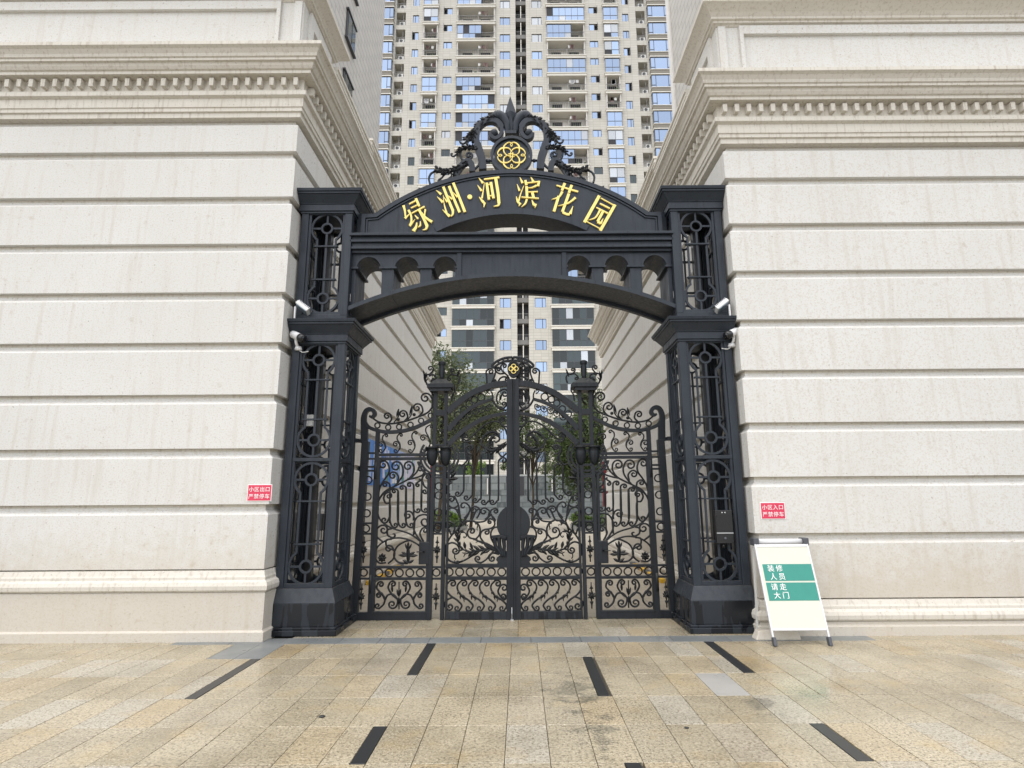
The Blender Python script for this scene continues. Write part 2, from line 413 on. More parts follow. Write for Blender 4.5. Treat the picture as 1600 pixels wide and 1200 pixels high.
while xx < 3.95:
    w = rnd.choice([.6, .58, .66, .45]); slab(xx, xx+w, 6.995, 7.285, SLATE, 'threshold_stone'); xx += w
for y0, y1 in ((7.285, 7.74), (7.74, 8.4)):
    for k in range(-8, 9): slab(.06+k*.335, .06+(k+1)*.335, y0, y1, GRAN, 'paving_slab')
mb = MB(); mb.box(-14, -3.9, 6.995, 7.3, -.03, -.001); part('edge_paving', mb, GRAN, base)
mb = MB(); mb.box(3.95, 14, 6.995, 7.5, -.03, -.001); part('edge_paving', mb, GRAN, base)

# ------------------------------------------------------------------ stone gatehouse buildings
XW = 2.98
def sweep(mb, prof, s, xw, yf, yb, zo, far=12.5):
    n = len(prof); V = []
    for o, z in prof:
        V += [(s*far, yf-o, z+zo), (s*(xw-o), yf-o, z+zo), (s*(xw-o), yb+o, z+zo), (s*far, yb+o, z+zo)]
    F = []
    for i in range(n):
        j = (i+1) % n
        for k in range(3): F.append((4*i+k, 4*i+k+1, 4*j+k+1, 4*j+k))
    mb.add(V, F); return mb
CORN_P = [(-.1, 6.86), (.035, 6.86), (.035, 6.93), (.06, 6.94), (.06, 6.99), (.075, 7.0), (.075, 7.13), (.12, 7.155), (.12, 7.22), (.07, 7.235), (.07, 7.42), (.20, 7.43), (.20, 7.475), (.225, 7.485), (.25, 7.52), (.262, 7.56), (.295, 7.565), (.295, 7.60), (.315, 7.61), (.325, 7.65), (.36, 7.70), (.40, 7.725), (.40, 7.775), (-.1, 7.80)]
def building(s, yf, yb, zo, label):
    T = thing('stone_gatehouse', label, 'building', (s*6, (yf+yb)/2, 0))
    core = MB().box(min(s*12.4, s*(XW+.07)), max(s*12.4, s*(XW+.07)), yf+.07, yb-.07, -.2, 8.0+zo)
    part('wall_core', core, CORN, T)
    # plinth and base moulding
    b = MB(); sweep(b, [(-.1, -.3-zo), (.085, -.3-zo), (.085, .10-zo if zo < 0 else .10), (.06, .12-zo if zo < 0 else .12), (.06, .53), (.045, .545), (-.1, .56)], s, XW, yf, yb, zo); part('base_plinth', b, STONE, T)
    b = MB(); sweep(b, [(-.1, .55), (.065, .55), (.085, .57), (.09, .615), (.075, .655), (.04, .68), (.04, .71), (.028, .73), (.012, .78), (-.1, .80)], s, XW, yf, yb, zo); part('base_moulding', b, CORN, T)
    z = .80
    tops = [1.56+.685*k for k in range(8)] + [6.88]
    for t in tops:
        b = MB(); sweep(b, [(-.09, z), (0, z), (.0, t-.125), (-.006, t-.116), (-.065, t-.068), (-.065, t-.036), (-.10, t-.036)], s, XW, yf, yb, zo)
        part('stone_course', b, STONE, T); z = t
    b = MB(); sweep(b, CORN_P, s, XW, yf, yb, zo); part('cornice', b, CORN, T)
    # dentils: one mesh, copied along front and side
    d = MB(); d.frustum((-.028, .028, -.08, .02), (-.031, .031, -.085, .02), 0, .115)
    dm = d.mesh('dentil', CORN)
    y = yf-.07; x = XW+.02
    while x < 7.6:
        o = link('dentil', dm, T); o.location = Vector((s*x, yf-.07, 7.285+zo)) - T.location; x += .168
    y = yf+.10
    while y < yb:
        o = link('dentil', dm, T); o.location = Vector((s*(XW-.07), y, 7.285+zo)) - T.location; o.rotation_euler = (0, 0, R_(90) if s < 0 else R_(-90)); y += .168
    # attic block in front, lower parapet behind it
    ya = yf+1.28
    a = MB(); a.box(min(s*12.4, s*(XW+.07)), max(s*12.4, s*(XW+.07)), yf+.07, ya, 7.70+zo, 8.86+zo); part('attic_wall', a, STONE, T)
    fr = MB()
    x0, x1 = XW+.40, 9.0
    for (u0, u1, v0, v1) in ((x0, x1, 7.80, 8.14), (x0, x1, 8.70, 8.84), (x0, x0+.055, 8.14, 8.70), (x1-.1, x1, 8.14, 8.70)):
        fr.box(min(s*u0, s*u1), max(s*u0, s*u1), yf+.02, yf+.08, v0+zo, v1+zo)
    fr.box(min(s*(XW+.09), s*(XW+.20)), max(s*(XW+.09), s*(XW+.20)), yf+.035, yf+.08, 7.80+zo, 8.84+zo)
    part('attic_panel_frame', fr, STONE, T)
    fr = MB()
    fr.box(min(s*(XW+.02), s*(XW+.08)), max(s*(XW+.02), s*(XW+.08)), yf+.25, ya-.12, 8.62+zo, 8.84+zo)
    fr.box(min(s*(XW+.02), s*(XW+.08)), max(s*(XW+.02), s*(XW+.08)), yf+.25, yf+.36, 7.8+zo, 8.62+zo)
    fr.box(min(s*(XW+.02), s*(XW+.08)), max(s*(XW+.02), s*(XW+.08)), ya-.24, ya-.12, 7.8+zo, 8.62+zo)
    part('attic_panel_frame', fr, STONE, T)
    a = MB(); sweep(a, [(-.2, 8.85), (.0, 8.85), (.02, 8.87), (.05, 8.88), (.05, 8.91), (.08, 8.92), (.08, 8.955), (.12, 9.0), (.20, 9.06), (.235, 9.08), (.235, 9.14), (-.2, 9.17)], s, XW+.06, yf+.06, ya, zo); part('attic_cornice', a, CORN, T)
    # parapet along the side
    for (ya_, yb_, zt) in ((ya-.05, yf+3.6, 8.73), (yf+3.6, yb-.05, 8.95)):
        p = MB(); p.box(min(s*(XW+.03), s*(XW+.45)), max(s*(XW+.03), s*(XW+.45)), ya_, yb_, 7.70+zo, zt-.20+zo); part('parapet', p, STONE, T)
        p = MB()
        for (o, z0, z1) in ((.02, zt-.24, zt-.19), (.045, zt-.19, zt-.13), (.09, zt-.13, zt-.05), (.11, zt-.05, zt)):
            p.box(min(s*(XW+.03-o), s*(XW+.45)), max(s*(XW+.03-o), s*(XW+.45)), ya_+.002-(o if zt > 8.8 else 0), yb_, z0+zo, z1+zo)
        part('parapet_coping', p, CORN, T)
    for y0 in (yf+3.62, yf+7.2, yf+10.6):
        p = MB(); p.box(min(s*(XW-.01), s*(XW+.1)), max(s*(XW-.01), s*(XW+.1)), y0, y0+.5, 7.72+zo, 8.70+zo); part('parapet_pier', p, CORN, T)
        for z0, z1 in ((7.86, 7.92), (8.52, 8.58)):
            p = MB(); p.box(min(s*(XW+.0), s*(XW+.05)), max(s*(XW+.0), s*(XW+.05)), y0+.75, y0+2.9, z0+zo, z1+zo); part('parapet_panel_rail', p, CORN, T)
    return T
building(-1, 7.20, 19.75, 0.0, 'cream stone gatehouse left of the black gate, with a red exit notice')
building(1, 7.30, 19.75, -.39, 'cream stone gatehouse right of the black gate, with a red entrance notice')
# taller tiled blocks above the gatehouses
def upper_block(s, label):
    T = thing('tiled_block', label, 'building', (s*12, 14, 0))
    b = MB(); xi = 4.95
    b.box(min(s*xi, s*22), max(s*xi, s*22), 9.6 if s < 0 else 12.2, 18.75 if s < 0 else 15.6, 6.5, 21.5 if s < 0 else 19.5); part('tiled_wall', b, TILES, T)
    if s > 0:
        e = MB(); e.box(4.90, 5.6, 15.605, 15.9, 6.5, 19.5); part('corner_strip', e, WHITEP, T)
        wz = [16.6, 19.8]; wy = []
        for x in (6.0, 7.1, 8.1, 9.4):
            w = MB(); w.box(x, x+.55, 12.17, 12.23, 13.55, 15.0); f = part('window', w, FRAMEM, T)
            w = MB(); w.box(x+.05, x+.5, 12.155, 12.175, 13.6, 14.95); part('pane', w, GLASSD, f)
    else:
        for z in (12.95, 15.0, 16.9):
            w = MB(); w.box(-4.97, -4.90, 14.55, 15.35, z-.05, z+.85); w.box(-4.95, -4.86, 14.5, 15.4, z+.85, z+.90); w.box(-4.95, -4.86, 14.5, 15.4, z-.10, z-.05)
            f = part('window', w, FRAMEM, T)
            w = MB(); w.box(-4.90, -4.885, 14.6, 14.93, z, z+.8); w.box(-4.90, -4.885, 14.98, 15.3, z, z+.8); part('pane', w, GLASSD, f)
    return T
upper_block(-1, 'tall tiled wall rising behind the left stone cornice, with small dark side windows')
upper_block(1, 'tall tiled block behind the right stone attic, with a white corner strip')

# ------------------------------------------------------------------ apartment tower
D = 76.0; TC = .62
tower = thing('apartment_tower', 'tall beige apartment tower rising straight behind the black gate', 'building', (TC, D+6, 0))
FL = lambda n: 9.6 + 3.035*n
NF = range(-3, 25)
# columns: half-plane intervals from the centre (a,b), with opening heights relative to slab
WC = [(1.65, 3.2, -.25, 1.15), (10.5, 11.8, 1.72, 2.88), (15.65, 16.6, .25, 1.62)]
BC = [(4.0, 9.7), (12.7, 14.85)]
AC_ = (17.7, 19.15); BAY = (19.45, 22.6)
piers = [(.80, 1.65), (3.2, 4.0), (9.7, 10.5), (11.8, 12.7), (14.85, 15.65), (16.6, 17.7), (19.15, 19.45), (22.6, 23.2)]
wall = MB(); ztop = FL(25)
for s in (-1, 1):
    for a, b in piers: wall.box(TC+min(s*a, s*b), TC+max(s*a, s*b), D, D+1.6, -1, ztop)
    for (a, b, o0, o1) in WC:
        prev = -1
        for n in NF:
            wall.box(TC+min(s*a, s*b), TC+max(s*a, s*b), D, D+.5, prev, FL(n)+o0); prev = FL(n)+o1
        wall.box(TC+min(s*a, s*b), TC+max(s*a, s*b), D, D+.5, prev, ztop)
    prev = -1
    for n in NF:
        wall.box(TC+min(s*AC_[0], s*AC_[1]), TC+max(s*AC_[0], s*AC_[1]), D, D+1.5, prev, FL(n)-.15); prev = FL(n)+2.1
    wall.box(TC+min(s*AC_[0], s*AC_[1]), TC+max(s*AC_[0], s*AC_[1]), D, D+1.5, prev, ztop)
part('cladding', wall, TOWERW, tower)
core = MB(); core.box(TC-23.2, TC+23.2, D+1.45, D+13, -1, ztop); part('core', core, BACKW, tower)
bk = MB()
for s in (-1, 1):
    for a, b, *_ in WC: bk.box(TC+min(s*a, s*b), TC+max(s*a, s*b), D+.5, D+.6, -1, ztop)
    bk.box(TC+min(s*AC_[0], s*AC_[1]), TC+max(s*AC_[0], s*AC_[1]), D+1.5, D+1.6, -1, ztop)
part('interior_backing', bk, DARKIN, tower)
def place(name, me, x, z, sx=1, parent=tower, y=D):
    o = link(name, me, parent); o.location = Vector((x, y, z)) - tower.location; o.scale = (sx, 1, 1); return o
# window meshes (local: x centred, z from 0)
def win_meshes(w, h, split):
    f = MB(); t = .06
    f.box(-w/2, w/2, .10, .16, 0, t); f.box(-w/2, w/2, .10, .16, h-t, h); f.box(-w/2, -w/2+t, .10, .16, t, h-t); f.box(w/2-t, w/2, .10, .16, t, h-t)
    f.box(w*split-t*.8, w*split+t*.8, .09, .16, t, h-t)
    p = MB(); p.box(-w/2+t, w*split-t*.8, .125, .14, t, h-t); p.box(w*split+t*.8, w/2-t, .125, .14, t, h-t)
    d = MB(); d.box(-w/2+t, w*split-t*.8, .125, .14, t, h-t)
    q = MB(); q.box(w*split+t*.8, w/2-t, .36, .38, t, h-t)
    sa = MB()   # sash swung outwards
    ww = w/2-w*split
    for z0, z1 in ((t, t+.06), (h-t-.06, h-t)): sa.box(w/2-.05, w/2, .10-ww, .10, z0, z1)
    sa.box(w/2-.05, w/2, .04, .10, t, h-t); sa.box(w/2-.05, w/2, .10-ww, .16-ww, t, h-t)
    sp = MB(); sp.box(w/2-.03, w/2-.015, .16-ww, .04, t+.06, h-t-.06)
    return [x.mesh(nm, mt) for x, nm, mt in ((f, 'window', FRAMEM), (p, 'pane', GLASSB), (d, 'pane', GLASSB), (q, 'pane', DARKIN), (sa, 'open_sash', FRAMEM), (sp, 'pane', GLASSD), (p, 'pane', GLASSD), (p, 'pane', GLASSC))]
def child(name, me, o):
    c = link(name, me, o); return c
for ci, (a, b, o0, o1) in enumerate(WC):
    ms = win_meshes(b-a, o1-o0, .12 if ci else .17)
    for s in (-1, 1):
        for n in NF:
            f = place('window', ms[0], TC+s*(a+b)/2, FL(n)+o0, s)
            op = rnd.random() < (.08, .5, .3)[ci]
            if op:
                child('pane', ms[2], f); child('open_sash', ms[4], f)
            else: child('pane', ms[6] if (FL(n) < 50 and ci > 0) or (n < 13 and rnd.random() < .12) else ms[7] if rnd.random() < .14 else ms[1], f)  # darker panes lower down stand in for reflections of buildings opposite
# balconies
def balc(w, kind, seed):
    r = random.Random(seed); out = []
    sl = MB(); sl.box(-w/2-.12, w/2+.12, -.42, 1.2, -.40, -.06); sl.box(-w/2-.2, w/2+.2, -.52, 1.2, -.06, .07); sl.box(-w/2-.16, w/2+.16, -.46, -.3, -.46, -.40)
    out.append(('ledge', sl, LEDGE))
    cl = MB(); cl.box(-w/2, w/2, 1.2, 1.45, -.30, -.02); out.append(('floor_slab', cl, GREYC))
    for xa in (-w/2, w/2-.12): out.append(('side_wall', MB().box(xa, xa+.12, -.3, 1.44, .07, 2.6), WHITEP))
    if kind != 'glass' and w > 4: out.append(('partition', MB().box(-.1+w*.05, .12+w*.05, 1.0, 1.44, .07, 2.6), WHITEP))
    d = MB()
    for k in ((-.25, .24) if w > 4 else (.0,)): d.box(w*k-.75, w*k+.75, 1.38, 1.448, .07, 2.1)
    out.append(('balcony_door', d, DARKIN))
    gx0, gx1 = -w/2, w/2
    if kind == 'half': gx1 = w*.14
    if kind in ('glass', 'half', 'dark'):
        f = MB(); g_ = MB(); n = max(2, round((gx1-gx0)/.95)); t = .05
        xs = [gx0 + (gx1-gx0)*i/n for i in range(n+1)]
        for x in xs: f.box(x-t/2, x+t/2, -.34, -.26, .07, 2.6)
        for z in (.1, 1.02, 2.57): f.box(gx0, gx1, -.335, -.27, z-.04, z+.04)
        dk = MB(); de = MB()
        for i in range(n):
            for z0, z1 in ((.14, .98), (1.06, 2.53)):
                q_ = r.random(); tgt = dk if (q_ < .08 and kind != 'dark') else MB() if q_ > .86 else de if (kind == 'dark' and q_ < .45) else g_
                if q_ > .86: out.append(('curtained_pane', tgt, GLASSC if kind != 'dark' else GLASSC))
                tgt.box(xs[i]+t/2, xs[i+1]-t/2, -.31, -.30, z0, z1)
        out.append(('glazing_frame', f, FRAMEM)); out.append(('glazing', g_, GLASSD if kind == 'dark' else GLASSB))
        if dk.v: out.append(('dark_casement_sheet', dk, DARKIN))  # near-black sheet stands in for the shade inside an open casement
        if de.v: out.append(('darker_glazing', de, GLASSE))  # some panes at random take the darkest glass
    if kind in ('open', 'half'):
        rx0 = gx1 if kind == 'half' else -w/2
        f = MB(); f.box(rx0, w/2, -.34, -.29, 1.10, 1.16); f.box(rx0, w/2, -.33, -.30, .16, .20)
        x = rx0
        while x < w/2: f.box(x, x+.03, -.325, -.305, .2, 1.1); x += .30
        out.append(('railing', f, RAILM))
        bx = MB(); x = r.uniform(-.35, .3)*w
        if kind == 'half': x = w*.33
        bx.box(x-.45, x+.45, .5, .9, .07, .75); x2 = r.uniform(.1, .42)*w
        out.append(('storage_box', MB().box(x2-.3, x2+.3, .3, .7, .07, .5), ACW)); out.append(('wall_heater', MB().box(w*.06, w*.06+.35, .05, .25, 1.75, 2.2), ACW))
        out.append(('ac_casing', bx, ACW))
        ln_ = MB(); x3 = r.uniform(-.4, .2)*w; ln_.box(x3, x3+w*.2, .02, .04, 2.2, 2.23)
        for q in range(r.randint(2, 6)): xx_ = x3+r.random()*w*.18; ln_.box(xx_, xx_+r.uniform(.2, .45), .0, .05, 2.2-r.uniform(.4, .9), 2.2)
        out.append(('hung_laundry', ln_, r.choice([PB_A, PB_B, PB_C])))
        pt = MB()
        for q in range(3): xx_ = r.uniform(-.45, .45)*w; pt.ball((xx_, .0, .45), r.uniform(.16, .3), 6)
        out.append(('potted_plant', pt, LEAF2))
    return [(nm, m.mesh(nm, mt)) for nm, m, mt in out]
variants = {}
for bi, (a, b) in enumerate(BC):
    for kind in ('open', 'glass', 'half', 'dark'):
        for sd_ in range(6): variants[bi, kind, sd_] = balc(b-a, kind, 101*bi+17*len(kind)+sd_*7+ord(kind[0]))
for s in (-1, 1):
    for bi, (a, b) in enumerate(BC):
        for n in NF:
            q = rnd.random()
            if n <= 10: kind = 'dark' if q < .9 else 'half'  # dark glass on the lower floors imitates their darker reflections
            else: kind = ('open' if q < .48 else 'glass' if q < .80 else 'half') if bi == 0 else ('open' if q < .35 else 'glass')
            if s < 0 and bi == 0 and n in (17, 20, 22): kind = 'half'
            if s < 0 and bi == 0 and n in (16,): kind = 'glass'
            vs = variants[bi, kind, rnd.randrange(6)]
            o = place('balcony', vs[0][1], TC+s*(a+b)/2, FL(n), 1)
            for nm, me in vs[1:]:
                ch_ = child(nm, me, o)
                if nm in ('glazing', 'darker_glazing', 'dark_casement_sheet', 'potted_plant', 'hung_laundry'): ch_['kind'] = 'stuff'   # panes too small to pick apart singly
# side recess with outdoor unit, corner bay window
rr_ = MB(); rr_.box(-.72, -.68, .05, .09, 0, 2.2); rr_.box(.3, .36, .2, .26, 0, 2.2); rr_.box(-.72, .72, .02, .06, .85, .9)
for k in range(7): rr_.box(-.7+k*.22, -.68+k*.22, .03, .05, 0, .85)
railme = rr_.mesh('recess_rail', RAILM)
u = MB(); u.box(-.2, .62, .12, .45, 0, .62); ume = u.mesh('ac_unit', ACW)
fan = MB(); fan.lathe([(.24, 0), (.24, .02), (.16, .02), (.16, .015), (.05, .015), (.05, .03)], 14); fan.v = [(v[0]+.12, .115-v[2], v[1]+.32) for v in fan.v]; fme = fan.mesh('fan_grille', FRAMEM)
bayw = BAY[1]-BAY[0]
bs = MB(); bs.box(-bayw/2, bayw/2, -.62, .5, -.25, .30); bsm = bs.mesh('bay_window', SILLG)
b2 = MB(); b2.box(-bayw/2-.08, bayw/2+.08, -.70, .5, .30, .40); b2.box(-bayw/2-.08, bayw/2+.08, -.70, .5, 2.50, 2.66); b2m = b2.mesh('bay_ledge', LEDGE)
b3 = MB(); t = .07
for x in (-bayw/2, -bayw*.30, bayw*.30, bayw/2-t): b3.box(x, x+t, -.6, -.5, .40, 2.5)
for z in (.40, 2.42): b3.box(-bayw/2, bayw/2, -.595, -.505, z, z+.08)
for x0, x1 in ((-bayw/2, -bayw*.28), (bayw*.30, bayw/2)): b3.box(x0, x1, -.592, -.508, .72, .80)
for x in (-bayw/2, bayw/2-t): b3.box(x, x+t, -.5, .45, .40, .48); b3.box(x, x+t, -.5, .45, 2.42, 2.5)
b3m = b3.mesh('bay_frame', FRAMEM)
b4 = MB(); b4.box(-bayw/2+.02, bayw/2-.02, -.55, .45, .42, 2.48); b4m = b4.mesh('pane', GLASSB)
b5 = MB(); b5.box(-bayw/2, bayw/2, -.0, .5, 2.66, 2.79); b5m = b5.mesh('bay_top', TOWERW)
for s in (-1, 1):
    for n in NF:
        x = TC+s*(AC_[0]+AC_[1])/2
        o = place('ac_unit', ume, x, FL(n)-.13, 1); child('fan_grille', fme, o)
        place('recess_rail', railme, x, FL(n)-.15, 1)
        o = place('bay_window', bsm, TC+s*(BAY[0]+BAY[1])/2, FL(n), 1)
        for nm, me in (('bay_ledge', b2m), ('bay_frame', b3m), ('pane', b4m), ('bay_top', b5m)): child(nm, me, o)
# central stair bay
st = MB(); st.box(TC-.80, TC+.80, D+1.4, D+1.5, -1, ztop); part('stair_bay', st, DARKIN, tower)
sb = MB(); sb.box(-.80, .80, .30, 1.4, -.15, .50); sbm = sb.mesh('stair_beam', STAIRG)
sm_ = MB(); sm_.box(-.05, .08, .35, .5, .5, 2.75); smm = sm_.mesh('stair_mullion', LEDGE)
sr = MB()
for k in range(8): sr.box(-.72+k*.2, -.70+k*.2, .5, .52, .5, 1.3)
sr.box(-.8, .8, .49, .53, 1.3, 1.34); sr.box(.25, .65, .9, 1.3, .5, 1.1); srm = sr.mesh('stair_rail', RAILM)
for n in NF:
    o = place('stair_beam', sbm, TC, FL(n)+.75, 1); child('stair_mullion', smm, o); child('stair_rail', srm, o)

# ------------------------------------------------------------------ podium wall, steps, hedges, trees in the court
pod = thing('podium_wall', 'long grey patchwork stone wall at the far end of the courtyard', 'wall', (0, 48, 0))
b = MB(); b.box(-14, 14, 48.12, 49.5, 0, 3.45); part('wall_backing', b, plain('wall_joint', (.07, .078, .08), .9), pod)
b = MB(); b.box(-14, 14, 49.5, 75.9, 0, 3.3); part('raised_terrace', b, COURT, pod)
b = MB(); b.box(-14, 14, 48.0, 48.6, 3.45, 3.58); part('coping', b, plain('pale_coping', (.33, .35, .345), .6), pod)
x = -7.2
zrows = [.02, .42, .95, 1.35, 1.9, 2.35, 2.9, 3.44]
for i in range(len(zrows)-1):
    x = -7.2 + rnd.uniform(0, .3)
    while x < 7.2:
        w = rnd.choice([.5, .7, .95, 1.3]); d_ = rnd.uniform(0, .05)
        s_ = MB(); s_.box(x+.012, x+w-.012, 48.06-d_, 48.15, zrows[i]+.012, zrows[i+1]-.012); part('stone_block', s_, MOSAIC, pod); x += w
for (x0, x1, z0, z1) in ((-2.55, -2.35, 2.0, 3.3), (.0, .4, 1.9, 3.4), (2.75, 3.0, 2.2, 3.3)):
    s_ = MB(); s_.box(x0, x1, 47.97, 48.0, z0, z1); part('slot_shade_panel', s_, DARKIN, pod)  # dark panel on the wall face, its colour imitating a slot's shade
    s_ = MB(); s_.box(x0-.09, x0, 47.95, 48.0, z0, z1); part('slot_edge', s_, WHITEP, pod)
stp = thing('courtyard_steps', 'low grey stone steps at the foot of the patchwork wall', 'steps', (0, 47, 0))
for k in range(3):
    s_ = MB(); s_.box(-6.8, 6.2, 46.4+k*.5, 47.95, .16*k, .16*(k+1)-.004); part('step', s_, SLATE, stp)

def leaves(mb, c, rad, n, size, r, clumps=14):
    cs = []
    for _ in range(clumps):
        while True:
            v = Vector((r.uniform(-1, 1), r.uniform(-1, 1), r.uniform(-1, 1)))
            if v.length < 1: break
        cs.append((Vector((v.x*rad[0], v.y*rad[1], v.z*rad[2]))*.78, r.uniform(.28, .5)))
    for _ in range(n):
        cc, cr = r.choice(cs)
        v = Vector((r.gauss(0, 1), r.gauss(0, 1), r.gauss(0, 1))).normalized()*(cr*r.random()**.4)
        p = Vector(c)+cc+Vector((v.x*rad[0], v.y*rad[1], v.z*rad[2]))
        d1 = Vector((r.uniform(-1, 1), r.uniform(-1, 1), r.uniform(-.8, .4))).normalized(); d2 = d1.orthogonal().normalized(); d2.rotate(__import__('mathutils').Quaternion(d1, r.uniform(0, 6.28)))
        l = size*r.uniform(.7, 1.3); w = l*.42
        mb.add([p-d1*l*.5, p+d2*w*.5, p+d1*l*.5, p-d2*w*.5], [(0, 1, 2, 3)])
    return cs
def tree(loc, h, rad, cz, n, size, lm, label, seed, lean=0, cat='tree', clumps=16):
    r = random.Random(seed); T = thing('courtyard_tree', label, cat, loc)
    c = (loc[0]+lean, loc[1], loc[2]+cz)
    mb = MB(); cs = leaves(mb, c, rad, n, size, r, clumps)
    part('crown', mb, lm, T).data.polygons.foreach_set('use_smooth', [False]*len(mb.f))
    tk = MB(); top = Vector((c[0], c[1], c[2]-rad[2]*.1))
    b0 = Vector(loc); pts = [b0, b0.lerp(top, .35)+Vector((.06, .05, 0)), b0.lerp(top, .7)+Vector((-.05, .03, 0)), top]
    tk.tube(pts, .02*h/3+.03, 8, [1.2, .9, .7, .35])
    for cc, cr in cs:
        s0 = b0.lerp(top, r.uniform(.45, .95)); e0 = Vector(c)+cc
        tk.tube([s0, s0.lerp(e0, .5)+Vector((0, 0, .1*rad[2])), e0], .035*h/6+.012, 5, [1, .6, .25])
    part('trunk', tk, BARK, T); return T
tree((-3.95, 29, 0), 9, (2.0, 1.9, 3.3), 6.3, 8000, .19, LEAF1, 'tall loose grey-green tree behind the end of the left wall', 11, .2, clumps=26)
tree((-2.6, 32, 0), 7.5, (2.1, 1.8, 1.9), 6.3, 6000, .18, LEAF1, 'thin spreading tree left of the gate centre', 17, .3, clumps=24)
tree((.75, 34, 0), 6.5, (1.4, 1.3, 1.9), 5.1, 3000, .17, LEAF2, 'slender tree with a dark trunk just right of the gate centre', 5, .1, clumps=18)
tree((3.2, 31, 0), 7.5, (1.75, 1.7, 2.7), 4.2, 12000, .18, LEAF2, 'dense green tree in front of the right end of the patchwork wall', 3, 0, clumps=34)
tree((4.2, 33, 0), 8.5, (1.2, 1.3, 3.1), 6.0, 4500, .18, LEAF1, 'tall sparse tree half hidden by the right wall', 29, 0, clumps=20)
def shrub(loc, rad, n, size, lm, label, seed, group=None):
    r = random.Random(seed); T = thing('shrub', label, 'shrub', loc, group)
    mb = MB(); leaves(mb, (loc[0], loc[1], loc[2]+rad[2]), rad, n, size, r, 12); part('foliage', mb, lm, T)
    tk = MB()
    for k in range(4): tk.tube([loc, (loc[0]+r.uniform(-.4, .4)*rad[0], loc[1]+r.uniform(-.3, .3), loc[2]+rad[2]*1.3)], .02, 5, [1, .5])
    part('stem', tk, BARK, T); return T
shrub((-4.0, 51, 3.45), (1.1, .9, .85), 1300, .2, LEAF3, 'rounded bright green shrub on the terrace left of centre', 41)
shrub((-.9, 51, 3.45), (1.0, .9, .8), 1200, .2, LEAF2, 'dark green shrub on the terrace beside the gate stile', 42)
shrub((2.5, 51, 3.45), (1.3, .9, .75), 1200, .2, LEAF1, 'soft green shrub on the terrace right of centre', 43)
shrub((-6.2, 51, 3.45), (1.0, .9, .9), 1000, .2, LEAF2, 'dark green shrub on the terrace behind the left tree', 44)
shrub((-3.95, 32, .2), (.95, .8, .42), 1400, .14, LEAF3, 'bright green planting at the foot of the left tree', 45)
shrub((3.7, 32, .2), (.95, .8, .42), 1400, .14, LEAF3, 'bright green planting at the foot of the dense right tree', 46)
for s, w in ((-1, 'left'), (1, 'right')):
    T = thing('planting_bed', 'low clipped hedge bed in the courtyard on the %s' % w, 'hedge', (s*3.9, 31, 0))
    b = MB(); b.box(s*3.9-1.0, s*3.9+1.0, 30, 33.5, -.05, .22); part('kerb', b, SLATE, T)
    mb = MB(); r = random.Random(50+s)
    for _ in range(2600):
        p = Vector((s*3.9+r.uniform(-.95, .95), r.uniform(30.05, 33.4), .24+r.random()*.3)); d1 = Vector((r.uniform(-1, 1), r.uniform(-1, 1), r.uniform(-.3, 1))).normalized(); d2 = d1.orthogonal().normalized(); l = .13
        mb.add([p-d1*l*.5, p+d2*l*.3, p+d1*l*.5, p-d2*l*.3], [(0, 1, 2, 3)])
    part('hedge_foliage', mb, LEAF2, T)
for s, x, y, w in ((-1, -3.45, 23.5, 'left'), (1, 3.35, 22.5, 'right')):
    T = thing('banner', 'narrow red vertical banner on a post at the %s of the courtyard' % w, 'banner', (x, y, 0))
    b = MB(); b.box(x-.09, x+.09, y, y+.02, 1.3, 3.0); part('cloth', b, REDB, T)
    b = MB(); b.tube([(x, y+.05, 0), (x, y+.05, 3.3)], .03, 8); b.box(x-.16, x+.16, y+.01, y+.05, 3.2, 3.24); part('post', b, FRAMEM, T)
# yellow striped guards low on the side walls
for s, w in ((-1, 'left'), (1, 'right')):
    T = thing('wall_guard', 'yellow and black corner guard at the foot of the %s wall behind the gate' % w, 'guard rail', (s*2.8, 12, 0))
    for k in range(8):
        b = MB(); y0 = 11.6+k*.40; b.box(min(s*(XW-.10), s*(XW-.20)), max(s*(XW-.10), s*(XW-.20)), y0, y0+.39, 0, .07); part('guard_block', b, YEL if k % 2 == 0 else GREYPL, T)
# posters on the left side wall
PB = [plain('poster_blue', (.05, .21, .62), .4, var=.3), plain('poster_pale_blue', (.38, .48, .80), .4, var=.2), plain('poster_lilac', (.62, .60, .78), .4, var=.1), plain('poster_white', (.78, .77, .80), .4, var=.05), plain('poster_green', (.06, .24, .22), .4, var=.3), plain('poster_pink', (.66, .40, .48), .4, var=.2)]
T = thing('poster_board', 'row of blue and white posters on the left wall, seen through the side gate', 'posters', (-XW, 13.5, 2.4))
r = random.Random(9)
for k in range(7):
    y0 = 11.2+k*.82; mb = MB(); mb.box(-XW, -XW+.02, y0, y0+.80, 1.90, 2.82)
    p = part('poster', mb, PB[0] if k < 4 else PB[1] if k < 5 else PB[2], T)
    for q in range(12):
        m = MB(); yy = y0+.05+r.random()*.55; zz = 1.94+r.random()*.7; hh = r.uniform(.08, .40); wv = r.uniform(.07, .24)
        m.box(-XW+.02, -XW+.024+q*.0008, yy, yy+wv, zz, min(2.79, zz+hh)); part('printed_patch', m, PB[r.choice([2, 3, 3, 3, 3, 2, 4, 1])], p)

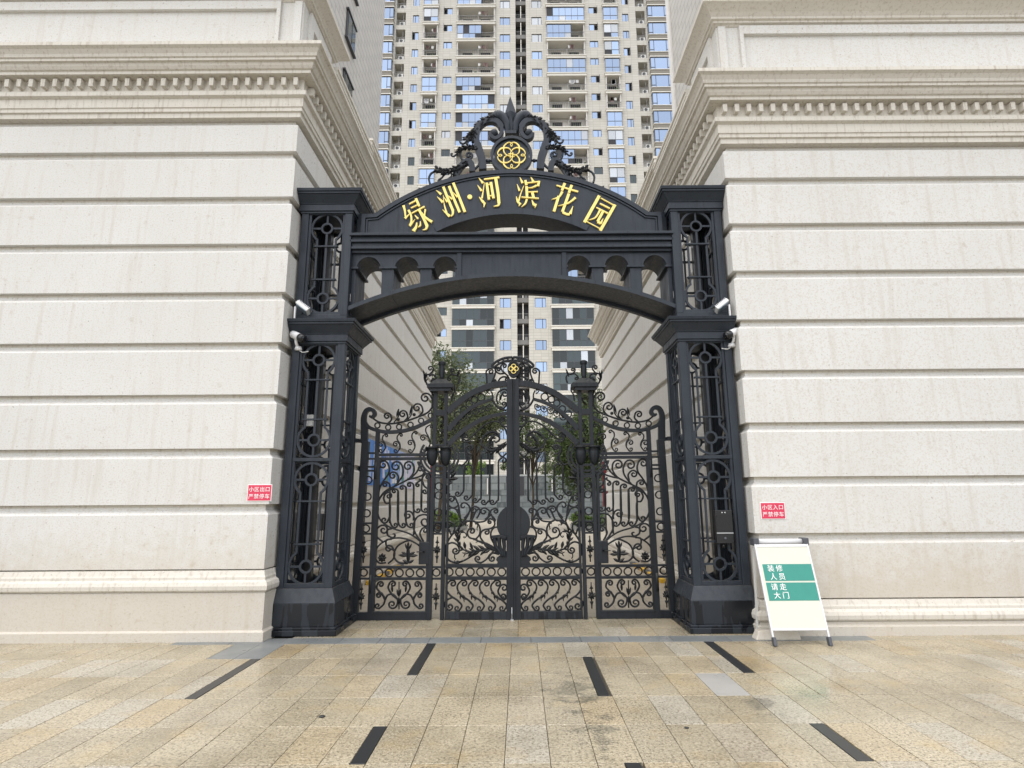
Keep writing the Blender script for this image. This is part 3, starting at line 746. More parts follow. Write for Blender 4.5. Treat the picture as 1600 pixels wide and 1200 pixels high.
# ------------------------------------------------------------------ black archway
PX0, PX1 = 2.235, 2.945      # shaft, inner and outer faces
PY0, PY1 = 7.47, 8.18
arch = thing('gate_archway', 'large black metal entrance archway with gold lettering and lattice pillars', 'archway', (0, 7.8, 0))
def lattice(mb, mp, zc, d0, d1, h=1.47, r=.212):
    """keyhole lattice: two spoked circles joined by bars; mp(u, z, d)"""
    for sg in (1, -1):
        cz = zc + sg*(h/2-r-.005)
        a0, a1 = R_(-52), R_(232)
        arc = [(r*math.cos(a0+(a1-a0)*i/30), r*math.sin(a0+(a1-a0)*i/30)) for i in range(31)]
        arc = [(x, cz+sg*y) for x, y in arc]
        mb.ribbon(arc, .029, d0, d1, mp)
        ring = [(.072*math.cos(2*math.pi*i/20), cz+.072*math.sin(2*math.pi*i/20)) for i in range(20)]
        mb.ribbon(ring, .027, d0, d1, mp, True)
        e = .004
        mb.ribbon([(-r, cz), (-.075, cz)], .026, d0+e, d1-e, mp); mb.ribbon([(.075, cz), (r, cz)], .026, d0+e, d1-e, mp)
        mb.ribbon([(0, cz+sg*.075), (0, cz+sg*r)], .026, d0+e, d1-e, mp)
        mb.ribbon([(-.165, cz-sg*r*1.28), (.165, cz-sg*r*1.28)], .020, d0-.012, d1+.012, mp)
        for x in (-.13, .13): mb.ribbon([(x, cz-sg*r*.75), (x, zc)], .027, d0+e, d1-e, mp)
        mb.ribbon([(0, cz-sg*.075), (0, zc)], .029, d0+e, d1-e, mp)
def pillar(s):
    mid = (PX0+PX1)/2
    pl = MB()
    X = lambda a, b: (min(s*a, s*b), max(s*a, s*b))
    def bx(m, a, b, *r_): m.box(*X(a, b), *r_)
    bx(pl, PX0-.07, PX1+.02, PY0-.075, PY1+.06, .10, .37)
    a = (*X(PX0-.07, PX1+.02), PY0-.075, PY1+.06); c = (*X(PX0-.005, PX1+.005), PY0-.005, PY1+.005)
    P_ = part('pillar', pl, WETIRON, arch, .006)
    sl_ = MB(); sl_.frustum(a, c, .37, .535); part('plinth_slope', sl_, IRON, P_, .004)
    m = MB(); bx(m, PX0-.11, PX1+.03, PY0-.12, PY1+.10, 0.002, .07); bx(m, PX0-.09, PX1+.025, PY0-.10, PY1+.08, .07, .10); part('base_moulding', m, WETIRON, P_, .008)
    def shaft(z0, z1, nsec):
        f = MB(); w = .10
        for xa, xb in ((PX0, PX0+w), (PX1-w, PX1)):
            for ya, yb in ((PY0, PY0+w), (PY1-w, PY1)): bx(f, xa, xb, ya, yb, z0, z1)
        part('corner_posts', f, IRON, P_, .006)
        f = MB(); e = .014
        H = (z1-z0)/nsec
        for k in range(nsec+1):
            zz = z0+k*H; za, zb = (zz, zz+.055) if k == 0 else (zz-.055, zz) if k == nsec else (zz-.022, zz+.022)
            bx(f, PX0+w, PX1-w, PY0+e, PY0+.06, za, zb); bx(f, PX0+w, PX1-w, PY1-.06, PY1-e, za, zb)
            bx(f, PX0+e, PX0+.06, PY0+w, PY1-w, za, zb); bx(f, PX1-.06, PX1-e, PY0+w, PY1-w, za, zb)
        b2 = .035
        for xa in (PX0+w, PX1-w-b2): bx(f, xa, xa+b2, PY0+e+.006, PY0+.06, z0+.055, z1-.055); bx(f, xa, xa+b2, PY1-.06, PY1-e-.006, z0+.055, z1-.055)
        for ya in (PY0+w, PY1-w-b2): bx(f, PX0+e+.006, PX0+.06, ya, ya+b2, z0+.055, z1-.055); bx(f, PX1-.06, PX1-e-.006, ya, ya+b2, z0+.055, z1-.055)
        part('panel_rails', f, IRON, P_, .004)
        ym = (PY0+PY1)/2
        for k in range(nsec):
            zc = z0+(k+.5)*H
            for mp, nm in ((lambda u, v, d: (s*mid+u, PY0+d, v), 'front'), (lambda u, v, d: (s*mid+u, PY1-d, v), 'back'),
                           (lambda u, v, d: (s*(PX0+d), ym+u, v), 'in'), (lambda u, v, d: (s*(PX1-d), ym+u, v), 'out')):
                l = MB(); lattice(l, mp, zc, .030, .055, H-.075); part('lattice_panel', l, IRON, P_)
    shaft(.535, 3.70, 2); shaft(4.06, 5.60, 1)
    def cap(z, hn):   # frieze, flared cove, slab
        c = MB()
        def ring(o0, o1, z0, z1): c.frustum((*X(PX0-o0, PX1+min(o0, .03)), PY0-o0, PY1+o0), (*X(PX0-o1, PX1+min(o1, .035)), PY0-o1, PY1+o1), z0, z1)
        ring(.012, .012, z-.03, z); ring(.03, .03, z, z+hn); ring(.04, .045, z+hn, z+hn+.015)
        ring(.045, .12, z+hn+.015, z+hn+.115); ring(.135, .135, z+hn+.115, z+hn+.143); ring(.15, .16, z+hn+.143, z+hn+.185)
        part('capital', c, IRON, P_, .004)
    cap(3.69, .095); cap(5.585, .095)
    ft = MB(); bx(ft, PX0+.003, PX1-.003, PY0+.003, PY1-.003, 3.96, 4.075); part('shaft_foot', ft, IRON, P_, .004)
    st_ = MB(); st_.box(s*(mid+.12)-.05, s*(mid+.12)+.05, PY1-.28, PY1-.18, .54, 5.6); part('inner_column', st_, BLACKP, P_)
    return P_
pil = {s: pillar(s) for s in (-1, 1)}
# lower arch: plate band
def circ(xe, ze, zm):   # circle through (+-xe, ze), (0, zm): centre z, radius
    h = zm-ze; r = (xe*xe+h*h)/(2*h); return zm-r, r
BY0, BY1 = 7.52, 8.13
cz, rr = circ(2.235, 4.135, 4.612); a_e = math.asin(2.235/rr)
arcp = lambda r_, n=40, ae=None: [(r_*math.sin(-ae+2*ae*i/n), cz+r_*math.cos(-ae+2*ae*i/n)) for i in range(n+1)]
lo = arcp(rr, 44, a_e); hi = arcp(rr+.055, 44, a_e)
b = MB(); b.ribbon([((p[0]+q[0])/2, (p[1]+q[1])/2) for p, q in zip(lo, hi)], .055, BY0-.03, BY1); beam = part('arched_beam', b, IRON, arch)
b = MB(); b.ribbon([(p[0], p[1]-.02) for p in lo], .035, BY1-.06, BY1+.02); part('soffit_lip', b, IRON, beam)
# arcade
arcx = [2.00, 1.465, .935]; ar = .165; spz = 4.775; topz = 5.0
def ring_z(x): return cz + math.sqrt((rr+.05)**2 - x*x)
for s in (-1, 1):
    e = [2.235] + [(arcx[0]+arcx[1])/2, (arcx[1]+arcx[2])/2] + [.70]
    for k, x in enumerate(arcx):
        xa, xb = e[k], e[k+1]
        pts = [(s*xa, topz), (s*xa, spz)] + [(s*(x+ar*math.cos(math.pi*i/18)), spz+ar*math.sin(math.pi*i/18)) for i in range(19)] + [(s*xb, spz), (s*xb, topz)]
        m = MB(); m.prism(pts, BY0+.055, BY1-.05); sp_ = part('arcade_arch', m, IRON, beam)
        m = MB(); m.ribbon([(s*(x+(ar+.012)*math.cos(math.pi*i/18)), spz+(ar+.012)*math.sin(math.pi*i/18)) for i in range(19)], .02, BY0+.043, BY0+.056); part('arch_moulding', m, IRON, beam)
    for k, (xa, xb) in enumerate(((2.235, arcx[0]+ar), (arcx[0]-ar, arcx[1]+ar), (arcx[1]-ar, arcx[2]+ar), (arcx[2]-ar, .77))):
        if k == 0: w0, w1 = xa, xb+.0
        else: w0, w1 = xa, xb
        zl = min(ring_z(xa), ring_z(xb))+.004
        if zl < spz-.02:
            m = MB(); m.box(min(s*(w0-.02 if k else w0), s*(w1+.02)), max(s*(w0-.02 if k else w0), s*(w1+.02)), BY0+.065, BY1-.06, zl, spz-.0); pr = part('arcade_pier', m, IRON, beam)
            m = MB(); m.box(min(s*(w0-.035), s*(w1+.035)), max(s*(w0-.035), s*(w1+.035)), BY0+.075, BY0+.10, zl, spz-.02)
        m = MB(); m.box(min(s*(w0+.015 if k else w0), s*(w1-.025)), max(s*(w0+.015 if k else w0), s*(w1-.025)), BY0+.035, BY1-.03, spz-.008, spz+.018); part('impost', m, IRON, beam)
    m = MB(); m.box(min(s*.70, s*.765), max(s*.70, s*.765), BY0+.03, BY1-.03, ring_z(.75)-.03, topz); part('pilaster', m, IRON, beam, .003)
cpoly = [(-.70, topz)] + [(-.70+1.4*i/20, ring_z(-.70+1.4*i/20)-.02) for i in range(21)] + [(.70, topz)]
for ya, yb in ((BY0+.06, BY0+.12), (BY1-.12, BY1-.06)):
    m = MB(); m.prism(cpoly, ya, yb); part('centre_panel', m, IRON, beam)
# horizontal cornice beam
c = MB()
for (o, z0, z1) in ((.0, 4.99, 5.03), (.05, 5.03, 5.063), (.02, 5.063, 5.128), (.06, 5.128, 5.163), (.035, 5.163, 5.212), (.09, 5.212, 5.25)):
    c.box(-2.235-(.02 if o > .05 else 0), 2.235+(.02 if o > .05 else 0), BY0-o+.01, BY1-.02, z0, z1)
part('cornice_beam', c, IRON, arch, .004)
# name board
NY0, NY1 = 7.60, 8.02
zc_o, r_o = circ(1.955, 5.60, 6.285); zc_i, r_i = circ(1.085, 5.325, 5.60)
def nb(off, zb, xs):   # outline with a flat shoulder
    ae = math.asin(min(1, 1.955/r_o)); out = [(-xs, zb), (-xs, 5.60-off)]
    n = 40
    arc = [((r_o-off)*math.sin(-ae+2*ae*i/n), zc_o+(r_o-off)*math.cos(-ae+2*ae*i/n)) for i in range(n+1)]
    return out + arc + [(xs, 5.60-off), (xs, zb)]
def inner(off=0, n=30):
    ri = r_i+off; ae = math.asin(min(.999, 1.085/ri)); 
    return [(ri*math.sin(-ae+2*ae*i/n), zc_i+ri*math.cos(-ae+2*ae*i/n)) for i in range(n+1)]
out = nb(0, 5.245, 2.13); inn = inner()
poly = out + [(1.085, 5.245)] + list(reversed(inn)) + [(-1.085, 5.245)]
m = MB(); m.prism(poly, NY0+.02, NY1); board = part('name_board', m, IRON, arch)
def band(o0, o1, d0, d1, xs0, xs1):
    A = nb(o0, 5.25, xs0); B = nb(o1, 5.25, xs1); n = len(A); mm = MB()
    V = [(x, d0, z) for x, z in A]+[(x, d0, z) for x, z in B]+[(x, d1, z) for x, z in A]+[(x, d1, z) for x, z in B]
    F = []
    for i in range(n-1): F += [(i, i+1, n+i+1, n+i), (2*n+i, 2*n+i+1, 3*n+i+1, 3*n+i), (i, i+1, 2*n+i+1, 2*n+i), (n+i, n+i+1, 3*n+i+1, 3*n+i)]
    mm.add(V, F); return mm
part('board_rim', band(-.012, .05, NY0-.012, NY1+.012, 2.14, 2.085), IRON, board)
part('board_bead', band(.062, .082, NY0+.002, NY0+.03, 2.075, 2.055), IRON, board)
m = MB(); q = inner(.045); m.ribbon(q, .09, NY0-.004, NY0+.03); part('inner_rim', m, IRON, board)
for s in (-1, 1):
    m = MB(); m.box(min(s*2.06, s*2.235), max(s*2.06, s*2.235), NY0+.08, NY1-.08, 5.25, 5.66)
    part('scroll_bracket', m, IRON, board, .01)
# gold characters, drawn stroke by stroke
def TX(ox, oy, sc): return lambda p: (ox+p[0]*sc, oy+p[1]*sc)
A_ = TX(600, 260, .125); B_ = TX(790, 260, .125)
chars = [
 ('left', A_, [([(243,487),(262,560),(268,640)],[36,26,16]), ([(262,650),(322,592)],[34,6]), ([(306,545),(338,615),(342,690),(322,740)],[32,26,24,30]), ([(322,745),(388,662)],[32,4]),
   ([(315,472),(408,422)],[18,18]), ([(398,402),(420,450),(442,500)],[36,34,30]), ([(338,522),(432,476)],[16,14]), ([(348,588),(508,503)],[16,22]),
   ([(440,545),(500,660),(538,745)],[34,36,42]), ([(540,738),(525,785),(482,798)],[42,26,4]), ([(385,612),(428,658)],[8,28]), ([(412,706),(400,765),(368,812)],[14,32,50]), ([(456,690),(455,740),(428,765)],[10,22,8]),
   ([(518,538),(508,615)],[22,14]), ([(475,580),(530,650),(602,698)],[8,28,36])]),
 ('', A_, [([(652,298),(714,348)],[4,36]), ([(664,378),(736,448)],[4,38]), ([(742,362),(752,470),(782,580)],[6,12,30]), ([(733,542),(822,625)],[6,42]),
   ([(742,256),(800,405),(858,545)],[36,34,36]), ([(860,540),(860,595),(836,630)],[38,28,5]), ([(814,248),(880,420),(946,576)],[36,34,36]), ([(866,208),(945,400),(1012,572)],[36,36,38]),
   ([(742,378),(792,448)],[4,28]), ([(795,362),(852,412)],[4,26]), ([(862,326),(918,388)],[4,24])]),
 ('', A_, [([(1184,143),(1238,208)],[4,36]), ([(1168,232),(1218,305)],[4,34]), ([(1256,200),(1238,320),(1225,400)],[6,16,26]), ([(1190,383),(1235,440),(1262,465)],[6,36,20]), ([(1258,455),(1248,514)],[34,5]),
   ([(1250,162),(1442,138)],[18,26]), ([(1396,150),(1425,330),(1436,455)],[42,40,42]), ([(1438,445),(1428,488),(1368,502)],[42,26,4]), ([(1284,208),(1312,418)],[36,36]), ([(1336,200),(1370,402)],[36,36]), ([(1300,232),(1346,222)],[15,15]), ([(1310,376),(1360,364)],[14,14])]),
 ('', B_, [([(178,136),(212,208)],[5,36]), ([(143,222),(174,304)],[5,32]), ([(228,242),(190,340),(165,430)],[6,14,24]), ([(133,376),(152,440),(182,468)],[6,32,22]), ([(184,458),(166,498)],[34,8]),
   ([(316,136),(346,190)],[6,34]), ([(246,174),(260,236)],[32,36]), ([(258,210),(428,190)],[15,17]), ([(420,186),(404,248)],[30,36]), ([(388,240),(330,266),(262,274)],[30,14,6]), ([(262,254),(268,392)],[36,36]), ([(276,324),(402,318)],[14,16]),
   ([(334,330),(350,396)],[38,36]), ([(198,388),(414,404)],[15,18]), ([(266,414),(244,470),(198,512)],[30,24,4]), ([(328,424),(352,480),(384,488)],[6,38,22]), ([(382,476),(364,526)],[24,4])]),
 ('', B_, [([(636,236),(906,316)],[18,26]), ([(740,210),(704,302)],[38,34]), ([(826,234),(790,332)],[38,34]), ([(708,316),(666,382),(576,414)],[36,24,4]), ([(664,372),(604,566)],[36,38]),
   ([(790,344),(745,470),(710,568)],[38,36,38]), ([(712,574),(765,600),(800,600)],[34,32,34]), ([(806,596),(842,498)],[42,4]), ([(874,392),(780,462),(656,496)],[34,20,5])]),
 ('', B_, [([(1172,366),(985,700)],[42,42]), ([(1368,478),(1182,804)],[42,42]), ([(1190,396),(1362,490)],[14,14]), ([(1008,688),(1178,778)],[14,14]), ([(1178,464),(1302,526)],[18,22]), ([(1134,514),(1278,588)],[16,22]),
   ([(1182,544),(1122,640),(1034,672)],[28,20,4]), ([(1216,568),(1150,690)],[36,36]), ([(1148,694),(1192,716)],[34,32]), ([(1188,716),(1220,652)],[34,4])])]
for nm, tf, strokes in chars:
    m = MB()
    for i, (pts, ws) in enumerate(strokes):
        k = smooth(pts, 5) if len(pts) > 2 else pts
        w = ws
        if len(pts) > 2: w = [ws[min(len(ws)-1, int(j/5))]*(1-(j/5) % 1)+ws[min(len(ws)-1, int(j/5)+1)]*((j/5) % 1) for j in range(len(k))]
        pl_ = [P(*tf(p), NY0) for p in k]
        m.ribbon(pl_, [x*.125*.0083 for x in w], NY0-.004-.0009*i, NY0+.018)
    part('character', m, GOLD, board)
m = MB(); cx, cz_ = P(*A_((1072, 381)), NY0); m.prism([(cx+.035*math.cos(i*math.pi/10), cz_+.035*math.sin(i*math.pi/10)) for i in range(20)], NY0-.006, NY0+.018); part('dot', m, GOLD, board)

# crest on top of the board
CY = 7.82
crest = board and thing  # placeholder keeps the name free
C0 = P(794.5, 243.5, CY); ms = 1.0
def c2(p): x, z = P(640+p[0]*.2, 140+p[1]*.2, CY); return (x-C0[0], z)
cr = MB(); R0 = .292
disc = [(R0*math.cos(2*math.pi*i/48), C0[1]+R0*math.sin(2*math.pi*i/48)) for i in range(48)]
cr.prism([(x*.90, (z-C0[1])*.90+C0[1]) for x, z in disc], CY-.005, CY+.04); cr.box(-.22, .22, CY, CY+.04, 6.1, C0[1]-.1)
crest = part('crest', cr, IRON, arch)
m = MB(); m.ribbon(disc, .045, CY-.04, CY+.05, closed=True); part('medallion_rim', m, IRON, crest, .004)
# gold four-petal knot
e_c = (782, 580)
def rot4(p, k):
    x, y = (p[0]-e_c[0])/500.0, (p[1]-e_c[1])/465.0
    for _ in range(k): x, y = -y, x
    return (x*.205, C0[1]-.005-y*.215)
els = [([(500,325),(510,250),(600,150),(700,112),(782,140)], [44,48,34,26,22]), ([(782,140),(860,110),(960,145),(1050,235),(1068,325)], [22,28,44,56,60]), ([(782,140),(742,190),(778,255),(818,190),(782,140)], [20,22,26,22,20]),
       ([(500,318),(620,312),(715,350),(765,425)], [46,40,30,16]), ([(1062,322),(960,312),(840,365),(770,450),(736,560),(735,690)], [54,42,32,28,30,26])]
for k in range(4):
    m = MB()
    for i, (pts, ws) in enumerate(els):
        q = smooth(pts, 6); w = [ws[min(len(ws)-1, int(j/6))]*(1-(j/6) % 1)+ws[min(len(ws)-1, int(j/6)+1)]*((j/6) % 1) for j in range(len(q))]
        m.ribbon([rot4(p, k) for p in q], [x/500*.205 for x in w], CY-.026-.001*i-.0003*k, CY+.0)
    part('gold_knot_petal', m, GOLD, crest)
# fleur-de-lis
m = MB(); tip = c2((762, 42)); bl = [c2(p) for p in ((735,335),(748,260),(722,178),(762,44),(810,178),(782,260),(800,335))]
mid_ = c2((765, 180)); n = len(bl); base_c = c2((766, 335))
V = [(x, CY+.015, z) for x, z in bl] + [(x, CY+.035, z) for x, z in bl] + [(mid_[0], CY-.05, mid_[1]), (mid_[0], CY+.10, mid_[1])]
F = [(i, (i+1) % n, 2*n) for i in range(n)] + [((i+1) % n+n, i+n, 2*n+1) for i in range(n)] + [(i, i+n, (i+1) % n+n, (i+1) % n) for i in range(n)]
m.add(V, F); fin = part('spear_finial', m, IRON, crest)
m = MB(); x, z = base_c; m.box(x-.085, x+.085, CY-.03, CY+.08, z-.03, z+.02); part('finial_collar', m, IRON, fin)
for s in (-1, 1):
    mir = (s > 0)
    F2 = lambda p: c2((764.0*2-(p[0]+0) if False else p[0], p[1]))
    def pathx(pts): return [c2(p) for p in pts]
    pet = MB(); q = smooth(pathx([(742,330),(735,265),(705,215),(665,195),(640,215)]), 5)
    pet.tube([(x, CY+.02, z) for x, z in q], .075, 10, [.55+.5*math.sin(min(1, i/(len(q)-1)*1.05)*math.pi*.72) for i in range(len(q))]); part('petal', pet, IRON, crest, mirror=mir)
    vb = MB(); q = smooth(pathx([(548,628),(540,540),(512,450),(498,370),(512,300),(560,252),(615,240),(668,258),(695,305),(690,350),(655,384),(620,372),(606,342)]), 5)
    wv = [.105-.062*i/(len(q)-1) for i in range(len(q))]
    vb.ribbon(q, [.115 if i < 12 else .085 if i < 40 else .06 for i in range(len(q))], CY-.03, CY+.07); vol = part('volute', vb, IRON, crest, .006, mirror=mir)
    bb = MB(); x, z = c2((636, 338)); bb.ball((x, CY+.01, z), .062, 14); part('volute_ball', bb, IRON, crest, mirror=mir)
    tb = MB(); a1 = c2((580, 552)); tb.tube([(a1[0]-.02, CY+.02, a1[1]), (-.26, CY+.02, a1[1])], .018, 8); tb.ball((a1[0]+.03, CY+.02, a1[1]), .03, 8); part('tie_bar', tb, IRON, crest, mirror=mir)
    def leafy(pts, wd, seed, dens=7):
        r = random.Random(seed); q = smooth(pathx(pts), dens); mm = MB()
        mm.tube([(x, CY+.01, z) for x, z in q], wd*.30, 6, [.5+.5*math.sin(math.pi*(.15+.8*i/(len(q)-1))) for i in range(len(q))])
        for i in range(1, len(q)-1):
            tx, tz = q[i+1][0]-q[i-1][0], q[i+1][1]-q[i-1][1]; l = math.hypot(tx, tz) or 1; tx /= l; tz /= l
            for sg in (-1, 1):
                a = r.uniform(.5, 1.15); L = wd*r.uniform(.7, 1.25)
                dx, dz = tx*math.cos(a)-sg*tz*math.sin(a), tz*math.cos(a)+sg*tx*math.sin(a)
                mm.blade(q[i], (q[i][0]+dx*L, q[i][1]+dz*L), L*.55, CY-.01+r.uniform(-.025, .02), .018)
        return mm
    part('leaf_trail', leafy([(650,232),(590,235),(530,268),(490,320),(455,360),(420,395)], .075, 1), IRON2, crest, mirror=mir)
    part('leaf_trail', leafy([(500,330),(475,375),(462,400)], .06, 2), IRON2, crest, mirror=mir)
    part('leaf_trail', leafy([(515,468),(470,456),(420,452),(375,468),(345,500)], .055, 3), IRON2, crest, mirror=mir)
    part('leaf_trail', leafy([(430,560),(385,600),(340,622),(290,640),(235,645),(190,630)], .06, 4), IRON2, crest, mirror=mir)
    part('leaf_trail', leafy([(380,590),(350,630),(330,670)], .055, 6), IRON2, crest, mirror=mir)
    def rod(pts, r_, end=None, start=None):
        q = curl(pathx(pts), end, start); mm = MB(); mm.tube([(x, CY+.015, z) for x, z in q], r_, 6); return mm
    part('crest_scroll', rod([(430,392),(400,418),(375,412),(366,392)], .016), IRON, crest, mirror=mir)
    part('crest_scroll', rod([(345,500),(318,518),(300,508)], .014, (.02, -1, .6)), IRON, crest, mirror=mir)
    part('crest_scroll', rod([(515,460),(535,520),(520,580),(480,620),(445,636)], .020), IRON, crest, mirror=mir)
    part('crest_scroll', rod([(378,470),(372,510),(390,545),(430,550),(458,530)], .018, (.06, 1, 1.3)), IRON, crest, mirror=mir)
    w = MB(); w.ribbon(smooth(pathx([(330,672),(360,620),(400,575),(435,560),(462,590),(465,640)]), 5), .085, CY-.02, CY+.06); part('crest_base_scroll', w, IRON, crest, mirror=mir)
    part('crest_scroll', rod([(135,735),(126,690),(145,650),(185,632)], .017), IRON, crest, mirror=mir)
    part('crest_scroll', rod([(250,640),(232,680),(205,700)], .015, (.042, 1, 1.2)), IRON, crest, mirror=mir)
    part('crest_scroll', rod([(300,640),(302,672),(280,690)], .013, (.032, 1, 1.1)), IRON, crest, mirror=mir)
    sp_ = MB(); x, z = c2((180, 610)); sp_.ball((x, CY+.01, z+.02), .022, 8); sp_.tube([(x, CY+.01, z-.04), (x, CY+.01, z+.03)], .012, 6); part('bud', sp_, IRON, crest, mirror=mir)

# ------------------------------------------------------------------ wrought iron gates (traced on their own plane, left half, mirrored)
GY = 8.30
def Z(ox, oy, sc):
    def f(p):
        x, z = P(ox+p[0]*sc, oy+p[1]*sc, GY); return (x+.02, z)
    return f
Z0 = Z(0, 0, 1); Z1 = Z(550, 540, .18336); Z2 = Z(650, 540, .18328); Z3 = Z(550, 740, .2); Z4 = Z(660, 740, .2); Z5 = Z(540, 660, .13333); Z6 = Z(690, 800, .08333); Z7 = Z(740, 540, .075); Z8 = Z(690, 600, .1); Z9 = Z(690, 690, .1); Z10 = Z(650, 540, .08333)
GS = lambda nm: nm
def gate_side(s):
    mir = s > 0; w = 'right' if mir else 'left'
    frame = thing('fixed_gate_panel', 'fixed black iron side frame with sagging scroll-topped rail, %s of the double gate' % w, 'gate frame', (s*1.75, GY, 0), 'fixed iron frames beside the double gate')
    door = thing('side_gate', 'narrow black wrought-iron side gate under the %s scroll-topped rail' % w, 'gate', (s*1.65, GY, 0), 'pedestrian side gates')
    leaf = thing('double_gate_leaf', 'tall %s leaf of the arched black wrought-iron double gate' % w, 'gate', (s*.55, GY, 0), 'leaves of the double gate')
    frame['label'] = ('fixed iron frame between the left pillar and the left gate leaf' if not mir else 'fixed iron frame between the right pillar and the right gate leaf')
    def put(T, name, mb, mat=IRON2, bev=0): return part(name, mb, mat, T, bev, mir)
    seq = [0]
    def bar(T, name, p, q, wd, d=.03, mat=IRON3, bev=.003):   # straight flat bar in the gate plane between two traced points
        seq[0] += 1; d = d+.0009*(seq[0] % 11)
        m = MB(); m.ribbon([Z0(p), Z0(q)], wd, GY-d, GY+d); return put(T, name, m, mat, bev)
    def band(T, name, f, pts, ws, d0=.03, d1=.03, mat=IRON3, k=6, bev=.003):
        seq[0] += 1; d0 += .0007*(seq[0] % 9); d1 += .0007*(seq[0] % 9)
        q = smooth([f(p) for p in pts], k); n = len(q)
        if hasattr(ws, '__len__'):
            L = len(ws)-1; ww = [ws[min(L, int(i/(n-1)*L))]*(1-(i/(n-1)*L) % 1)+ws[min(L, int(i/(n-1)*L)+1)]*((i/(n-1)*L) % 1) for i in range(n)]
        else: ww = ws
        m = MB(); m.ribbon(q, ww, GY-d0, GY+d1); return put(T, name, m, mat, bev)
    def sc(T, f, pts, end=None, start=None, r=.0142, name='scroll', dy=0):
        # traced scroll; radii given in the tracing's own units
        a = f((0, 0)); b = f((100, 0)); u = abs(b[0]-a[0])/100
        raw = curl(pts, end, start); q = [f(p) for p in raw]
        n = len(q); tp = [1-.35*max(0, (i/(n-1)-.8)/.2) if end else 1 for i in range(n)]
        m = MB(); m.tube([(x, GY+dy, z) for x, z in q], r, 6, tp); return put(T, name, m)
    def ringp(T, f, c, r_, t=.011, name='ring'):
        q = [f((c[0]+r_*math.cos(2*math.pi*i/20), c[1]+r_*math.sin(2*math.pi*i/20))) for i in range(20)]
        m = MB(); m.tube([(x, GY, z) for x, z in q], t, 6, closed=True); return put(T, name, m)
    def rosette(T, f, c, r_):
        m = MB(); x, z = f(c); a = f((c[0]+r_, c[1])); R = abs(a[0]-x)
        for k in range(8):
            g = 2*math.pi*k/8; m.blade((x+.2*R*math.cos(g), z+.2*R*math.sin(g)), (x+R*math.cos(g), z+R*math.sin(g)), R*.62, GY-.012, .03)
        m.ball((x, GY-.03, z), R*.28, 8); return put(T, 'rosette', m)
    def finial_bar(T, f, c, h):   # small spear with rosette and tassel
        m = MB(); x, zt = f((c[0], c[1]-h)); _, zb = f((c[0], c[1]+h)); zm = (zt+zb)/2; H = zt-zb
        m.tube([(x, GY, zt), (x, GY, zb)], .010, 6)
        m.lathe([(.004, 0), (.028, H*.02), (.012, H*.10), (.004, H*.19)], 8, (x, GY, zm+H*.24)); m.lathe([(.004, 0), (.026, H*.16), (.012, H*.18)], 8, (x, GY, zm-H*.40))
        for k in range(8):
            g = 2*math.pi*k/8+.2; m.blade((x, zm), (x+.058*math.cos(g), zm+.058*math.sin(g)), .034, GY-.014, .022)
        m.ball((x, GY-.03, zm), .018, 8); return put(T, 'finial_rod', m)
    def acanthus(T, f, spine, wd, seed=1, n=7):
        q = smooth([f(p) for p in spine], n); m = MB(); r = random.Random(seed); L = len(q)
        m.tube([(x, GY-.01, z) for x, z in q], wd*.16, 6, [.5+.8*math.sin(math.pi*min(1, .1+i/(L-1)*.9)) for i in range(L)])
        for i in range(1, L-1, 3):
            tx, tz = q[i+1][0]-q[i-1][0], q[i+1][1]-q[i-1][1]; l = math.hypot(tx, tz) or 1; tx /= l; tz /= l
            k = math.sin(math.pi*(.15+.8*i/L))
            for sg in (-1, 1):
                a = r.uniform(.42, .72); LL = wd*k*r.uniform(1.1, 1.5)
                dx, dz = tx*math.cos(a)-sg*tz*math.sin(a), tz*math.cos(a)+sg*tx*math.sin(a)
                m.blade(q[i], (q[i][0]+dx*LL, q[i][1]+dz*LL), LL*.34, GY-.014+r.uniform(-.008, .004), .024)
        return put(T, 'acanthus_leaf', m)

    # ---- fixed frame
    bar(frame, 'outer_post', (551, 968), (569.5, 690), .098, .05)
    bar(frame, 'inner_jamb', (575, 968), (588.5, 672), .055, .03)
    for y in (708, 717, 729.5, 735.5, 817.5, 834, 886, 904): 
        k = (968-y)/296; bar(frame, 'cross_bar', (553+17*k, y), (577+11*k, y), .026, .02)
    for y in (750, 776, 802, 825.8, 894.5): k = (968-y)/296; ringp(frame, Z0, (562.3+15*k, y), 5.6)
    for y in (859, 932): k = (968-y)/296; finial_bar(frame, Z0, (561.3+16.0*k, y), 20.5)
    bar(frame, 'bottom_rail', (552, 962.5), (671, 962), .105, .03)
    m = MB(); x, z = Z0((550, 968)); m.box(x-.05, x+.05, GY-.09, GY+.05, 0.004, .09); put(frame, 'post_shoe', m, IRON3, .004)
    band(frame, 'scroll_head', Z1, [(95,830),(95,700),(90,620),(108,562),(140,543),(172,556),(182,588),(160,610),(138,600)], [.10,.095,.075,.064,.060,.058,.054,.045,.028])
    band(frame, 'sagging_rail', Z1, [(96,640),(128,692),(200,722),(300,738),(420,728),(520,702),(620,656),(700,612)], .050)
    sc(frame, Z1, [(155,608),(220,652),(320,665),(440,645),(540,612),(630,572),(672,520),(683,450),(660,380),(625,325),(610,280)], r=.015)
    sc(frame, Z1, [(612,290),(625,252),(655,240),(678,213)], (27,-1,1.25), r=.012)
    sc(frame, Z1, [(640,248),(680,248),(706,275)], (26,1,1.2), r=.012)
    m = MB()
    for (a, b, wd) in (((614,300),(598,205),18), ((616,280),(622,225),16), ((610,310),(640,280),14), ((612,315),(600,255),14)): m.blade(Z1(a), Z1(b), wd*.00155, GY-.012, .02)
    put(frame, 'leaf_tip', m)
